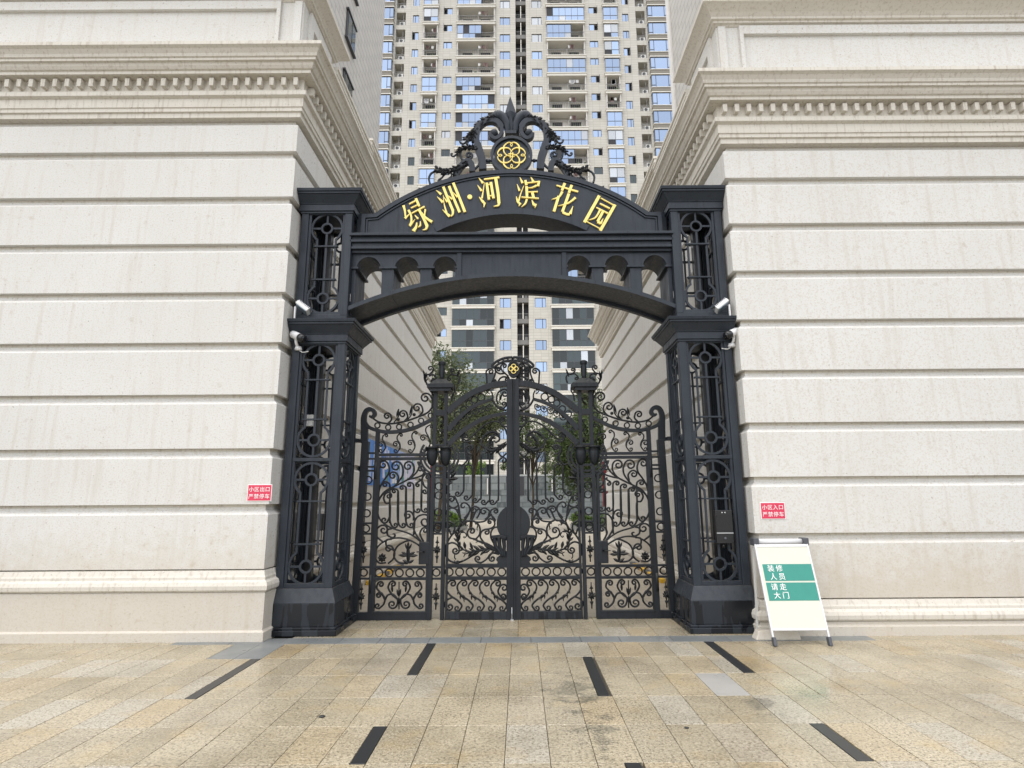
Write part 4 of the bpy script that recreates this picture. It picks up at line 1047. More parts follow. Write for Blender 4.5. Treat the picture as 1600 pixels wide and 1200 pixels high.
    sc(frame, Z1, [(295,663),(324,632),(320,595)], (33,-1,1.35)); sc(frame, Z1, [(430,648),(462,612),(456,575)], (36,-1,1.4))
    sc(frame, Z1, [(550,610),(590,565),(585,522)], (43,-1,1.35)); sc(frame, Z1, [(676,530),(676,470),(655,425)], (47,-1,1.4))
    for a, b, c_ in (((345,655),(384,540),(385,630)), ((455,640),(500,512),(520,590))):
        sc(frame, Z1, [a, ((a[0]+b[0])/2+18, (a[1]+b[1])/2+8), b], r=.010, name='tendril')
        m = MB(); m.blade(Z1((a[0]+25, a[1]-45)), Z1(b), .03, GY-.01, .015); x, z = Z1(c_); m.ball((x, GY-.02, z), .026, 8); put(frame, 'leaf_tip', m)
    for c_ in ((205,680),(297,697),(390,692),(487,674),(577,640),(660,597)): ringp(frame, Z1, c_, 22)
    def dbl(T, dx, y0, k):   # double scroll hanging under the rail
        f = lambda p: (p[0]+dx, 350-(350-p[1])*k)
        sc(T, Z5, [f(p) for p in ((447,140),(420,165),(418,205),(446,250),(450,300),(420,346))], (27,1,1.1), (22,1,1.0), r=.011)
        sc(T, Z5, [f(p) for p in ((447,290),(444,262),(428,238))], (36,-1,1.35), r=.011)
    dbl(frame, 0, 0, 1); dbl(frame, 172, 0, 1.03); dbl(frame, 345, 0, 1.15)
    sc(frame, Z5, [(975,30),(930,58),(925,110),(960,180),(972,260),(915,348)], (30,1,1.1), (24,1,1.0), r=.011); sc(frame, Z5, [(970,230),(955,180),(915,150)], (40,-1,1.35), r=.011)
    bar(frame, 'head_rail', (589, 710.8), (664, 710.6), .040, .03)
    # ---- twin-bar post carrying the leaf (part of the fixed frame)
    for x0, x1 in ((669, 679.5), (687.5, 695.5)):
        pass
    bar(frame, 'post_bar', (668.5, 968), (679, 612), .052, .045); bar(frame, 'post_bar', (688.3, 968), (695.5, 612), .048, .045)
    for y, wd in ((645.5, .085), (696, .03), (706, .03), (728, .03), (746, .03)): k = (968-y)/356; bar(frame, 'post_tie', (669+10*k, y), (690+5*k, y), wd, .04)
    for y in (760, 774, 800, 823): k = (968-y)/356; ringp(frame, Z0, (678.6+8.5*k, y), 5.6)
    for y in (816, 834, 886, 904): k = (968-y)/356; bar(frame, 'cross_bar', (669+10*k, y), (689+7*k, y), .026, .02)
    ringp(frame, Z0, (681, 826), 5.6); ringp(frame, Z0, (679.5, 894.5), 5.6)
    for y in (859, 932): k = (968-y)/356; finial_bar(frame, Z0, (678.6+8.5*k, y), 20.5)
    for y in (626, 660, 675, 688): k = (968-y)/356; sc(frame, Z0, [(676+10*k+1, y+8), (682+10*k, y)], (2.6, -1, 1.2), r=.008)
    m = MB(); xc, _ = Z0((687.5, 607))
    for (hw, ya, yb) in ((.155, 613.5, 608.8), (.19, 608.5, 602)):
        za = Z0((687, ya))[1]; zb = Z0((687, yb))[1]; m.box(xc-hw, xc+hw, GY-hw*.8, GY+hw*.8, za, zb)
    z0_ = Z0((687, 602))[1]; z1_ = Z0((687, 593))[1]; m.frustum((xc-.165, xc+.165, GY-.13, GY+.13), (xc-.06, xc+.06, GY-.06, GY+.06), z0_, z1_); put(frame, 'post_cap', m, IRON3, .004)
    m = MB(); zt = Z0((688, 564.5))[1]; h = zt-z1_
    m.lathe([(.035, 0), (.036, h*.12), (.046, h*.45), (.043, h*.70), (.036, h*.74), (.052, h*.78), (.054, h*.95), (.03, h), (.0, h*1.01)], 12, (xc+.003, GY, z1_)); put(frame, 'baluster_finial', m, IRON3)
    sc(frame, Z10, [(340,660),(345,590),(290,545),(215,575)], None, r=.013); sc(frame, Z10, [(350,620),(335,570),(290,548)], None, r=.012); sc(frame, Z10, [(330,690),(300,700),(270,690)], (32,1,1.2), r=.010)
    f2 = lambda p: (920-p[0], p[1])
    sc(frame, Z10, [f2(p) for p in ((150,715),(128,620),(160,560),(240,545),(290,500))], (45,1,1.25), r=.013); sc(frame, Z10, [f2(p) for p in ((220,560),(290,545),(350,600))], (40,-1,1.3), r=.011)
    sc(frame, Z10, [(690,740),(700,860),(660,930),(640,1050)], r=.012)
    m = MB(); m.blade(Z10((740,600)), Z10((800,440)), .03, GY-.01, .018); put(frame, 'leaf_tip', m)
    # urn halves with the ring round them
    for x0, sd_ in ((674.0, 1), (694.8, 1)):
        m = MB(); x, zt = Z0((x0, 699)); zb = Z0((x0, 728))[1]; h = zt-zb
        m.lathe([(.02, 0), (.055, h*.14), (.078, h*.42), (.082, h*.70), (.070, h*.92), (.095, h*.93), (.095, h)], 14, (x, GY-.04, zb)); put(frame, 'urn', m, IRON3)
    for r_ in (30, 24.5):
        q = [Z0((684.5+r_*1.0*math.cos(R_(a)), 713+r_*.98*math.sin(R_(a)))) for a in range(-38, 219, 8)]
        m = MB(); m.ribbon(q, .026, GY-.025, GY+.025); put(frame, 'urn_ring', m, IRON3)
    band(frame, 'hinge_arm', Z0, [(541, 689), (561, 689)], .05, .10, .02)
    # ---- side gate
    bar(door, 'top_rail', (590, 717), (664, 716.6), .042, .025); bar(door, 'hinge_stile', (580.5, 957), (590.8, 717), .034, .025); bar(door, 'lock_stile', (664.6, 957), (668.2, 744), .040, .025)
    for y in (886, 904, 957): bar(door, 'rail', (580, y), (666, y), .034 if y < 950 else .03, .025)
    q = [Z0((684.5+34.5*math.cos(R_(a)), 713+34*math.sin(R_(a)))) for a in range(118, 172, 6)]
    m = MB(); m.ribbon(q, .03, GY-.02, GY+.02); put(door, 'curved_rail', m, IRON3)
    for x in (589.8, 605.7, 621.8, 638, 654.5): ringp(door, Z0, (x, 895), 6.0)
    S5 = lambda *a, **k: sc(door, Z5, *a, **k); S3 = lambda *a, **k: sc(door, Z3, *a, **k)
    S5([(365,920),(380,780),(432,680),(482,610),(497,545),(478,480)], (56,-1,1.4)); S5([(560,748),(640,645),(660,565),(640,495)], (68,-1,1.4)); S5([(572,742),(722,662),(782,580),(784,510)], (66,-1,1.4))
    S5([(360,930),(440,812),(570,742),(722,665),(802,600),(845,530),(862,455)], r=.0135); S5([(722,668),(800,650),(880,620),(912,572),(898,530)], (38,-1,1.3))
    S5([(590,700),(602,635),(578,595)], (50,-1,1.35)); S5([(505,765),(498,722),(470,698)], (36,-1,1.3)); S5([(880,700),(885,645),(915,608)], (42,1,1.35)); S5([(845,660),(882,690),(905,745),(945,780),(945,812)], (32,1,1.2)); S5([(870,672),(845,690),(815,712)], (26,-1,1.1))
    S5([(872,1000),(876,690)], name='baluster'); S5([(500,1180),(505,968),(455,945),(430,890),(446,842)], (47,1,1.3))
    for x, yt, xx_ in ((600,780,283), (692,740,347), (780,705,410)):
        S5([(x, 1150),(x+2, yt+70),(x-8, yt+15),(x-38, yt)], (28,-1,1.15), name='baluster')
    for x in (283, 345, 407): S3([(x+3,130),(x,330),(x+10,395),(x+30,418)], (22,-1,1.15), name='baluster')
    S3([(282,245),(284,330),(265,375)], (27,1,1.2)); S3([(472,120),(470,270),(492,302)], (20,-1,1.1), name='baluster'); S3([(532,120),(530,270),(552,300)], (20,-1,1.1), name='baluster')
    S3([(320,110),(232,160),(192,230),(190,310),(222,375),(300,425),(420,462),(490,502),(545,552)], r=.0135)
    S3([(238,538),(182,492),(178,442),(206,410)], (42,1,1.35)); S3([(255,695),(200,697),(166,645),(190,572),(260,520),(350,502),(430,516),(500,552),(528,578)], r=.0135)
    S3([(425,702),(352,692),(316,642),(340,572),(400,532),(442,522)]); S3([(270,702),(310,668),(322,620),(305,575)], (32,-1,1.25)); S3([(320,600),(262,570),(258,520),(300,512)], None)
    S3([(535,540),(482,462),(470,400),(498,340),(540,320)], (58,1,1.4)); S3([(470,480),(478,365),(462,312)], (38,-1,1.3)); S3([(548,532),(520,472),(535,432)], (26,1,1.2)); S3([(300,430),(268,440),(268,480),(300,500)], (24,-1,.7))
    rosette(door, Z3, (225,657), 36)
    m = MB()
    for a, b, wd in (((430,700),(428,560),34), ((430,640),(350,635),26), ((430,640),(505,638),26), ((430,700),(385,672),22), ((430,700),(475,672),22), ((428,600),(405,545),18), ((428,600),(458,545),18), ((428,575),(430,532),18), ((420,630),(375,612),20), ((440,630),(485,612),20)): m.blade(Z3(a), Z3(b), wd*.0018, GY-.015, .02)
    put(door, 'lily_ornament', m)
    m = MB(); a = Z3((512,708)); b = Z3((605,532)); m.box(a[0], b[0], GY-.045, GY+.03, a[1], b[1]); put(door, 'lock_box', m, IRON3, .008)
    m = MB(); a = Z3((500,612)); b = Z3((560,604)); m.box(a[0], b[0], GY-.085, GY-.06, a[1], b[1]); m.box(b[0]-.02, b[0], GY-.085, GY-.04, a[1], b[1]); put(door, 'lever_handle', m, BLACKP)
    for mm_ in (lambda p: p, lambda p: (714-p[0], p[1])):
        S3([mm_(p) for p in ((240,965),(207,925),(182,893),(190,858))], (26, 1 if mm_((0,0))[0] == 0 else -1, 1.3)); S3([mm_(p) for p in ((236,955),(245,985),(236,1020),(205,1050))], (24, 1 if mm_((0,0))[0] == 0 else -1, 1.2))
        S3([mm_(p) for p in ((240,975),(222,935),(200,930))], (22, -1 if mm_((0,0))[0] == 0 else 1, 1.25)); S3([mm_(p) for p in ((352,985),(305,948),(272,893),(285,852))], (26, 1 if mm_((0,0))[0] == 0 else -1, 1.3))
        S3([mm_(p) for p in ((248,985),(270,948),(312,945),(345,985),(340,1028))], (38, 1 if mm_((0,0))[0] == 0 else -1, 1.4))
    m = MB()
    for a, b in (((306,925),(300,868)), ((408,925),(414,868)), ((356,1020),(356,960)), ((356,960),(340,900)), ((356,960),(372,900))): m.blade(Z3(a), Z3(b), .035, GY-.012, .02)
    put(door, 'leaf_tip', m); S3([(356,845),(356,960)], r=.009, name='baluster'); S3([(356,985),(356,1060)], r=.010, name='baluster')
    for y in (735, 912):
        x, z = Z0((585.5 - (y-735)*.048, y)); m = MB(); m.tube([(x, GY-.03, z-.12), (x, GY-.03, z+.12)], .018, 8); put(door, 'hinge', m, IRON3)
    # ---- double gate leaf
    bar(leaf, 'meeting_stile', (795.5, 968), (795.5, 593), .112 - (.004 if mir else 0), .045); bar(leaf, 'hinge_stile', (694.5, 968), (699.8, 690), .030, .03)
    bar(leaf, 'stile_bead', (799.5, 968), (798.5, 593), .030, .058)
    bar(leaf, 'bottom_rail', (693, 961.5), (790, 961.5), .105, .03)
    for k_ in range(9):
        x = 700+k_*10; m = MB(); a = Z0((x, 967)); b = Z0((x+9.4, 956)); m.box(a[0], b[0], GY-.036, GY-.028, a[1], b[1]); put(leaf, 'kick_plate', m, WETIRON, .002)
    bar(leaf, 'rail', (694, 883.8), (790, 883.8), .050, .03); bar(leaf, 'rail', (694, 903.2), (790, 903.2), .042, .03)
    for x in (699.4, 715.9, 732.4, 748.8, 765.3, 781.7): ringp(leaf, Z0, (x, 893.6), 6.2)
    band(leaf, 'outer_arch', Z2, [(258,572),(300,530),(360,482),(440,425),(520,384),(640,342),(762,325)], [.085]*4, .05, .05, k=8)
    band(leaf, 'middle_arch', Z2, [(262,722),(330,645),(420,562),(520,500),(640,458)], [.085,.07,.055,.045,.034], .035, .035)
    band(leaf, 'lower_arch', Z2, [(268,845),(340,772),(430,702),(540,636),(640,602),(762,578)], [.075,.07,.065,.06,.05,.045], .04, .04)
    sc(leaf, Z2, [(640,460),(662,500),(700,535),(758,553)], r=.017); sc(leaf, Z2, [(625,385),(640,420),(640,458)], r=.012, name='strut')
    for c_, r_ in (((345,590),28), ((395,545),27), ((442,495),27), ((487,462),27), ((545,440),30)): ringp(leaf, Z2, c_, r_)
    for p in ((400,590),(452,560),(505,535),(560,520),(612,505)):
        sc(leaf, Z2, [(p[0]-14,p[1]+52),(p[0]+10,p[1]+40),(p[0]+18,p[1]+14)], (17,-1,1.2), r=.009); sc(leaf, Z2, [(p[0]-14,p[1]+52),(p[0]-34,p[1]+36),(p[0]-26,p[1]+14)], (15,1,1.2), r=.009)
    for p in ((300,700),(345,655)): sc(leaf, Z2, [(p[0],p[1]+60),(p[0]+20,p[1]+20),(p[0]+10,p[1])], (16,-1,1.2), r=.009)
    sc(leaf, Z2, [(690,500),(675,455),(690,400),(725,375)], (38,1,1.4)); sc(leaf, Z2, [(700,520),(735,535),(755,510)], (22,-1,1.2)); m = MB(); m.blade(Z2((700,475)), Z2((722,405)), .035, GY-.01, .02); put(leaf, 'leaf_tip', m)
    sc(leaf, Z2, [(620,415),(600,400),(592,385)], (16,1,1.1), r=.009)
    # crowning overthrow half
    band(leaf, 'overthrow_arc', Z7, [(345,425),(430,345),(560,280),(680,252),(782,247)], .026, .03, .03); band(leaf, 'overthrow_arc', Z7, [(395,462),(480,392),(600,335),(700,316),(782,312)], .024, .03, .03)
    for a, b in (((345,425),(400,465)), ((470,318),(505,375)), ((575,275),(600,335)), ((680,252),(690,318)), ((782,247),(782,312))): band(leaf, 'overthrow_tie', Z7, [a, b], .030, .025, .025)
    S7 = lambda *a, **k: sc(leaf, Z7, *a, **k)
    S7([(695,640),(640,590),(565,520),(540,445),(565,395)], (55,1,1.25)); S7([(610,578),(520,585),(450,550),(428,500),(450,465)], (48,1,1.3)); S7([(415,460),(425,560),(400,660),(350,775)], r=.014)
    S7([(250,810),(240,640),(235,540),(285,490)], (66,1,1.3)); S7([(360,780),(365,740),(400,715)], (30,1,1.2)); S7([(480,760),(520,690),(590,650),(660,660)], (40,1,1.1)); S7([(690,640),(720,700),(720,740)], None, r=.010)
    # lower panel of repeated scrolls
    S4 = lambda *a, **k: sc(leaf, Z4, *a, **k)
    for i in range(5):
        dx = i*87.5
        S4([(x+dx, y) for x, y in ((205,838),(178,868),(176,905),(205,950),(262,990),(296,1030),(280,1064))], (24,1,1.15), (30,1,1.25))
        if i < 4:
            q = [(x+dx, y) for x, y in ((262,912),(285,945),(318,985))]; acanthus(leaf, Z4, q, .050, i, 4)
    S4([(222,968),(185,985),(160,1022),(178,1056)], (30,-1,1.2)); S4([(645,975),(605,965),(580,920),(598,878)], (32,1,1.25)); S4([(600,960),(630,985),(640,965)], (22,-1,1.1))
    # vertical balusters with curled feet
    for x, yb, yt, ex in ((722.4, 771, 730, 1), (736, 777, 728, 0), (749.6, 781, 706, 0), (763, 784, 706, 0), (776.6, 784, 722, 0)):
        sc(leaf, Z0, [(x, yt), (x, yb-8), (x-2.2, yb-1.5), (x-6, yb+3.2)], (4.6,1,1.2), name='baluster')
    sc(leaf, Z0, [(736, 732), (735, 728.5), (730.5, 726), (725, 727.5), (722.6, 732)], name='baluster'); sc(leaf, Z0, [(776.6, 724), (777.5, 719), (782, 715.5)], (5,1,1.2), name='baluster')
    S9 = lambda *a, **k: sc(leaf, Z9, *a, **k); S6 = lambda *a, **k: sc(leaf, Z6, *a, **k)
    # upper tracery: scrolls and the big acanthus by the stile
    S9([(330,345),(372,300),(375,220),(350,160),(360,90),(410,65)], (40,1,1.3)); S9([(370,160),(405,195),(455,200)], None); S9([(330,350),(290,372),(255,355)], None); S9([(100,600),(60,540),(80,470),(130,445)], (48,1,1.3))
    S9([(140,640),(80,680),(50,760),(110,830)], None); S9([(130,630),(90,590),(62,530)], None)
    m = MB(); m.blade(Z9((100,590)), Z9((245,572)), .05, GY-.02, .03); m.blade(Z9((120,570)), Z9((205,470)), .05, GY-.02, .03); put(leaf, 'leaf_tip', m)
    S9([(990,180),(930,235),(875,190),(860,140)], (20,1,.6))
    S2 = lambda *a, **k: sc(leaf, Z2, *a, **k)
    S2([(765,760),(742,700),(700,655),(640,648),(570,680),(500,740),(440,800)], (38,1,1.3)); S2([(460,815),(400,822),(375,785)], (22,1,1.1)); S2([(430,1015),(440,960),(415,910),(425,865)], (30,1,1.3)); S2([(500,750),(510,790),(540,810)], None, r=.009)
    S2([(765,690),(720,680),(705,640)], (26,1,1.2)); S2([(690,640),(720,610),(735,640)], None, r=.010)
    band(leaf, 'volute_leaf', Z2, [(760,820),(710,850),(640,895),(570,865),(545,815),(580,760),(640,735),(690,755),(700,800),(670,825),(650,805)], [.012,.018,.026,.026,.024,.022,.022,.022,.022,.02,.012], .035, .02, IRON2)
    band(leaf, 'volute_leaf', Z2, [(600,850),(618,800),(655,765),(690,775)], [.018,.028,.028,.014], .03, .02, IRON2)
    acanthus(leaf, Z2, [(765,835),(720,862),(665,890),(610,885)], .085, 21, 5); acanthus(leaf, Z2, [(700,820),(690,775),(650,740),(600,750),(565,800)], .05, 22, 5); acanthus(leaf, Z2, [(755,850),(690,890),(620,900),(560,860)], .07, 23, 5); acanthus(leaf, Z2, [(620,860),(625,810),(660,780)], .05, 24, 5)
    S9([(720,150),(700,110),(640,80)], None, r=.010)
    # middle band of roundels
    S9([(270,1200),(250,1050),(235,975),(175,850)], None); 
    q9 = lambda pts, *a, **k: S9(pts, *a, **k)
    q9([(235,990),(205,1020),(140,1030),(75,975),(70,900)], (62,1,1.3)); q9([(50,760),(70,815),(110,835)], None); q9([(260,1170),(205,1060),(130,1035),(70,1070)], (65,-1,.9)); q9([(330,1200),(415,1090),(410,1010),(360,960)], (62,-1,.9))
    q9([(525,1200),(575,1110),(570,1050),(520,1015)], (62,-1,1.4)); q9([(655,1215),(735,1150),(722,1080),(670,1040)], (62,-1,1.2)); q9([(735,1135),(750,1075),(800,1045)], (46,1,1.3)); q9([(735,1130),(800,1200),(820,1250)], None)
    # big lower scroll with acanthus
    S6([(345,190),(280,320),(160,440),(70,600),(40,760),(110,900),(250,950),(400,905),(560,810)], r=.0145)
    S6([(345,190),(320,100),(270,-60)], None); S6([(365,200),(450,90),(500,-20)], None); S6([(360,190),(430,165),(530,160),(620,-20),(690,-60)], None); S6([(160,440),(215,330),(200,230),(130,185)], (72,-1,1.35)); S6([(150,430),(120,340),(90,310)], None)
    S6([(90,600),(180,575),(270,620),(305,700)], (76,1,1.45)); S6([(220,800),(215,850),(240,890)], None, r=.009)
    S6([(600,520),(680,430),(695,320),(650,220),(540,160),(430,190),(330,250),(290,350)], None, r=.014); S6([(600,505),(500,480),(455,400),(480,330)], (68,1,1.25)); S6([(330,390),(400,380),(440,440),(415,480)], (20,1,.8), r=.009)
    band(leaf, 'stem', Z6, [(1060,790),(960,690),(820,600),(680,550),(600,520)], [.05,.045,.035,.025,.012], .03, .01, IRON2)
    S6([(990,640),(905,500),(900,380),(950,300),(1020,280)], None); S6([(760,560),(700,470),(720,370),(790,325)], (60,1,1.3)); S6([(820,325),(930,290),(970,200),(890,20)], None); S6([(960,160),(880,120),(845,170)], (36,-1,1.2)); S6([(870,0),(840,100),(780,170),(640,190),(560,170)], None)
    acanthus(leaf, Z6, [(1000,720),(860,695),(700,715),(560,740),(400,790)], .10, 31, 5); acanthus(leaf, Z6, [(480,730),(360,690),(280,560),(270,440),(300,370),(390,370)], .075, 32, 5)
    acanthus(leaf, Z6, [(900,640),(780,580),(640,540),(590,510)], .04, 33, 4); acanthus(leaf, Z6, [(310,250),(400,230),(470,250)], .035, 34, 4); acanthus(leaf, Z6, [(590,190),(650,250),(640,320)], .035, 35, 4)
    acanthus(leaf, Z6, [(400,905),(310,925),(210,915)], .03, 36, 4); m = MB(); m.blade(Z6((560,715)), Z6((505,560)), .04, GY-.015, .02); m.blade(Z6((420,690)), Z6((395,555)), .045, GY-.015, .02); put(leaf, 'leaf_tip', m)
    S6([(1010,770),(900,780),(820,880),(720,945),(640,935)], (62,1,1.3)); S6([(1040,790),(930,770),(870,830)], (66,-1,1.3))
    # round lock plate bulging from the stile and the flared bowl under it
    m = MB(); cx_, cz2 = Z0((803, 818)); R = .262
    pts = [(cx_-.05, cz2+R*.98)] + [(cx_+R*math.cos(R_(a)), cz2+R*math.sin(R_(a))) for a in range(100, 262, 6)] + [(cx_-.05, cz2-R*.98)]
    m.prism([(min(x, -.004), z) for x, z in pts], GY-.062 if False else GY-.040, GY+.040); put(leaf, 'lock_plate', m, IRON3, .004)
    m = MB(); a = [Z4(p) for p in ((570,655),(592,640),(650,600),(650,708),(568,708),(578,690),(565,672))]; m.prism(a, GY-.038, GY+.038); put(leaf, 'stile_plate', m, IRON3)
    for k_, (xa, xb, xc2, xd) in enumerate(((540,570,590,606), (572,604,606,622), (606,640,620,640))):
        m = MB(); q = smooth([Z4(p) for p in (((xa+xb)/2, 498), ((xa+xb)/2+6, 560), ((xc2+xd)/2, 615), ((xc2+xd)/2+6, 645))], 4)
        m.tube([(x, GY-.055, z) for x, z in q], .030, 8, [1.15-.055*i for i in range(len(q))]); put(leaf, 'bowl_flute', m, IRON3)
    m = MB(); q = [Z4(p) for p in ((532,492),(590,486),(644,498))]; m.ribbon(q, .030, GY-.10, GY+.03); put(leaf, 'bowl_rim', m, IRON3)
    m = MB(); x, z = Z0((798, 966)); 
    if not mir: m.tube([(x, GY-.05, .0), (x, GY-.05, .16)], .010, 8); m.box(x-.02, x+.02, GY-.08, GY-.02, .0, .012); put(leaf, 'drop_bolt', m, SILV)
    return leaf
for s in (-1, 1): LF = gate_side(s)
# oval badge with a gold rose over the meeting stiles
bd = thing('oval_badge', 'small black oval badge with pierced gold rose above the meeting stiles', 'badge', (0, GY, 3.4))
bx_, bz_ = Z7((806, 505)); m = MB()
m.prism([(bx_+.088*math.cos(i*math.pi/18), bz_+.120*math.sin(i*math.pi/18)) for i in range(36)], GY-.06, GY+.03); part('oval_plate', m, IRON2, bd)
m = MB(); m.ribbon([(bx_+.082*math.cos(i*math.pi/18), bz_+.113*math.sin(i*math.pi/18)) for i in range(36)], .018, GY-.072, GY-.055, closed=True); part('oval_rim', m, IRON3, bd)
m = MB(); e = 0
for k in range(4):
    g_ = k*math.pi/2; c_ = (bx_+.036*math.cos(g_), bz_+.036*math.sin(g_)); e += 1
    m.ribbon([(c_[0]+.032*math.cos(i*math.pi/8), c_[1]+.032*math.sin(i*math.pi/8)) for i in range(16)], .011, GY-.074-.001*e, GY-.055, closed=True)
    g2 = g_+math.pi/4; m.ribbon([(bx_+.012*math.cos(g2), bz_+.012*math.sin(g2)), (bx_+.05*math.cos(g2), bz_+.05*math.sin(g2))], .012, GY-.080-.001*e, GY-.055)
m.prism([(bx_+.014*math.cos(i*math.pi/6), bz_+.014*math.sin(i*math.pi/6)) for i in range(12)], GY-.09, GY-.055); part('gold_rose', m, GOLD, bd)

# ------------------------------------------------------------------ small fittings
def text_obj(body, size, mat, parent, x, y, z, thick=.003, sp=1.0, rot=(R_(90), 0, 0), name='lettering', align='LEFT'):
    c = bpy.data.curves.new('lettering', 'FONT'); c.body = body; c.size = size; c.extrude = thick; c.space_character = sp; c.align_x = align; c.offset = 0
    o = bpy.data.objects.new('lettering', c); COL.objects.link(o)
    dg = bpy.context.evaluated_depsgraph_get(); me = bpy.data.meshes.new_from_object(o.evaluated_get(dg)); bpy.data.objects.remove(o); bpy.data.curves.remove(c)
    me.materials.clear(); me.materials.append(mat); me.name = name
    t = link(name, me, parent); t.rotation_euler = rot; t.location = Vector((x, y, z)) - org_of(parent); return t
def wall_sign(px0, px1, py0, py1, yf, l1, l2, label):
    x0, z1 = P(px0, py0, yf); x1, z0 = P(px1, py1, yf); w = x1-x0; h = z1-z0
    T = thing('wall_notice', label, 'sign', (x0, yf, z0))
    m = MB(); m.box(x0-.008, x0+w+.008, yf-.008, yf-.002, z0-.008, z1+.008); part('border', m, SIGNW, T)
    m = MB(); m.box(x0, x0+w, yf-.012, yf-.008, z0, z1); f = part('face', m, RED, T)
    sz = w/4*.92
    for i, ln in enumerate((l1, l2)):
        for k, ch in enumerate(ln): text_obj(ch, sz*.96, SIGNW, f, x0+w*(.035+.235*k), yf-.0135, z1-h*(.40+.45*i), .0012, name='printed_character')
wall_sign(389, 423, 758, 782, 7.20, '小区出口', '严禁停车', 'red notice reading 小区出口 严禁停车 on the left stone wall')
wall_sign(1188, 1226.5, 786, 810, 7.30, '小区入口', '严禁停车', 'red notice reading 小区入口 严禁停车 on the right stone wall')

def camera_unit(px, py, s, Yd, label):
    x, z = P(px, py, Yd); T = thing('security_camera', label, 'security camera', (x, Yd, z), 'bullet cameras under the pillar capitals')
    d = Vector((-s*.82, -.40, -.42)).normalized(); b0 = Vector((x, Yd, z)); R3 = d.to_track_quat('Z', 'Y').to_matrix()
    def lp(prof, n=14):
        mm = MB(); mm.lathe(prof, n); mm.v = [tuple(b0 + R3 @ Vector(v)) for v in mm.v]; return mm
    part('body', lp([(.012, -.125), (.048, -.12), (.052, -.10), (.052, .035)]), WHITEPL, T); part('visor', lp([(.053, .03), (.055, .035), (.055, .11), (.045, .115)]), BLACKP, T)
    part('lens', lp([(.04, .112), (.038, .12), (.01, .122)]), SCREEN, T)
    m = MB(); j = b0 + Vector((s*.015, .07, -.15)); m.tube([b0 - d*.05 + Vector((0, 0, -.04)), b0 + Vector((s*.03, .03, -.09)), j], .020, 8); m.lathe([(.045, -.02), (.048, 0), (.04, .03)], 12, tuple(j)); part('bracket', m, WHITEPL, T)
    m = MB(); m.tube(smooth([tuple(j), tuple(j+Vector((-s*.06, -.02, -.05))), tuple(j+Vector((-s*.13, .02, -.03)))], 5), .006, 6); part('cable', m, ACW, T)
camera_unit(466, 526, -1, 7.38, 'white bullet camera with black visor under the left pillar capital')
camera_unit(1143, 521, 1, 7.38, 'white bullet camera with black visor under the right pillar capital')
def flood(px, py, s, Yd, label):
    x, z = P(px, py, Yd); T = thing('floodlight', label, 'floodlight', (x, Yd, z-.09), 'floodlights on the pillar ledges')
    b0 = Vector((x, Yd, z)); R3 = Matrix.Rotation(R_(s*-38), 3, 'Y') @ Matrix.Rotation(R_(-18), 3, 'X')
    def lb(*a):
        mm = MB(); mm.box(*a); return mm
    def mv(mm): mm.v = [tuple(b0 + R3 @ Vector(v)) for v in mm.v]; return mm
    part('housing', mv(lb(-.10, .10, -.075, .075, -.02, .03)), ACW, T, .006)
    m = MB()
    for k in range(8): m.box(-.09+k*.025, -.082+k*.025, -.065, .065, .03, .05)
    part('cooling_fins', mv(m), SILV, T); part('glass_front', mv(lb(-.085, .085, -.062, .062, -.026, -.02)), GLASSP, T)
    m = MB(); xb = x+s*.07; m.box(xb-.008, xb+.008, Yd-.09, Yd-.06, z-.17, z+.0); m.box(xb-.008, xb+.008, Yd-.09, Yd+.05, z-.178, z-.165); part('bracket', m, WHITEPL, T)
flood(473, 482, -1, 7.42, 'small silver floodlight on the left pillar ledge, tilted inwards')
flood(1128, 479, 1, 7.42, 'small silver floodlight on the right pillar ledge, tilted inwards')
# door terminal on the right pillar
Yd = 7.44; xa, zb = P(1119.5, 849, Yd); xb, zt = P(1142, 797, Yd)
T = thing('access_terminal', 'black face recognition door terminal mounted on the right pillar lattice', 'intercom', ((xa+xb)/2, Yd, zb))
m = MB(); m.box(xa, xb, Yd-.03, Yd+.035, zb, zt); part('casing', m, BLACKP, T, .005)
m = MB(); m.box(xa+.012, xb-.012, Yd-.034, Yd-.0305, zb+.155, zt-.06); part('screen', m, SCREEN, T)
m = MB(); m.box(xa+.002, xb-.002, Yd-.037, Yd-.0305, zb+.120, zb+.132); part('silver_trim', m, SILV, T)
m = MB(); xm = (xa+xb)/2
for dx in (-.018, .018): m.lathe([(.008, 0), (.008, .004)], 10, (xm+dx, 0, 0)); 
m.v = [(v[0], Yd-.031-v[2], zt-.03+v[1]) for v in m.v]; part('sensor_eyes', m, SILV, T)
m = MB(); m.lathe([(.016, 0), (.016, .004)], 14); m.v = [(v[0]+xm, Yd-.031-v[2], zb+.06+v[1]) for v in m.v]; part('call_button', m, GREYPL, T)
m = MB(); m.tube([(xm, Yd+.05, zb), (xm, Yd+.05, zb-.06)], .02, 8); m.box(xm-.05, xm+.05, Yd+.035, Yd+.07, zb+.1, zt-.1); part('mount', m, BLACKP, T)
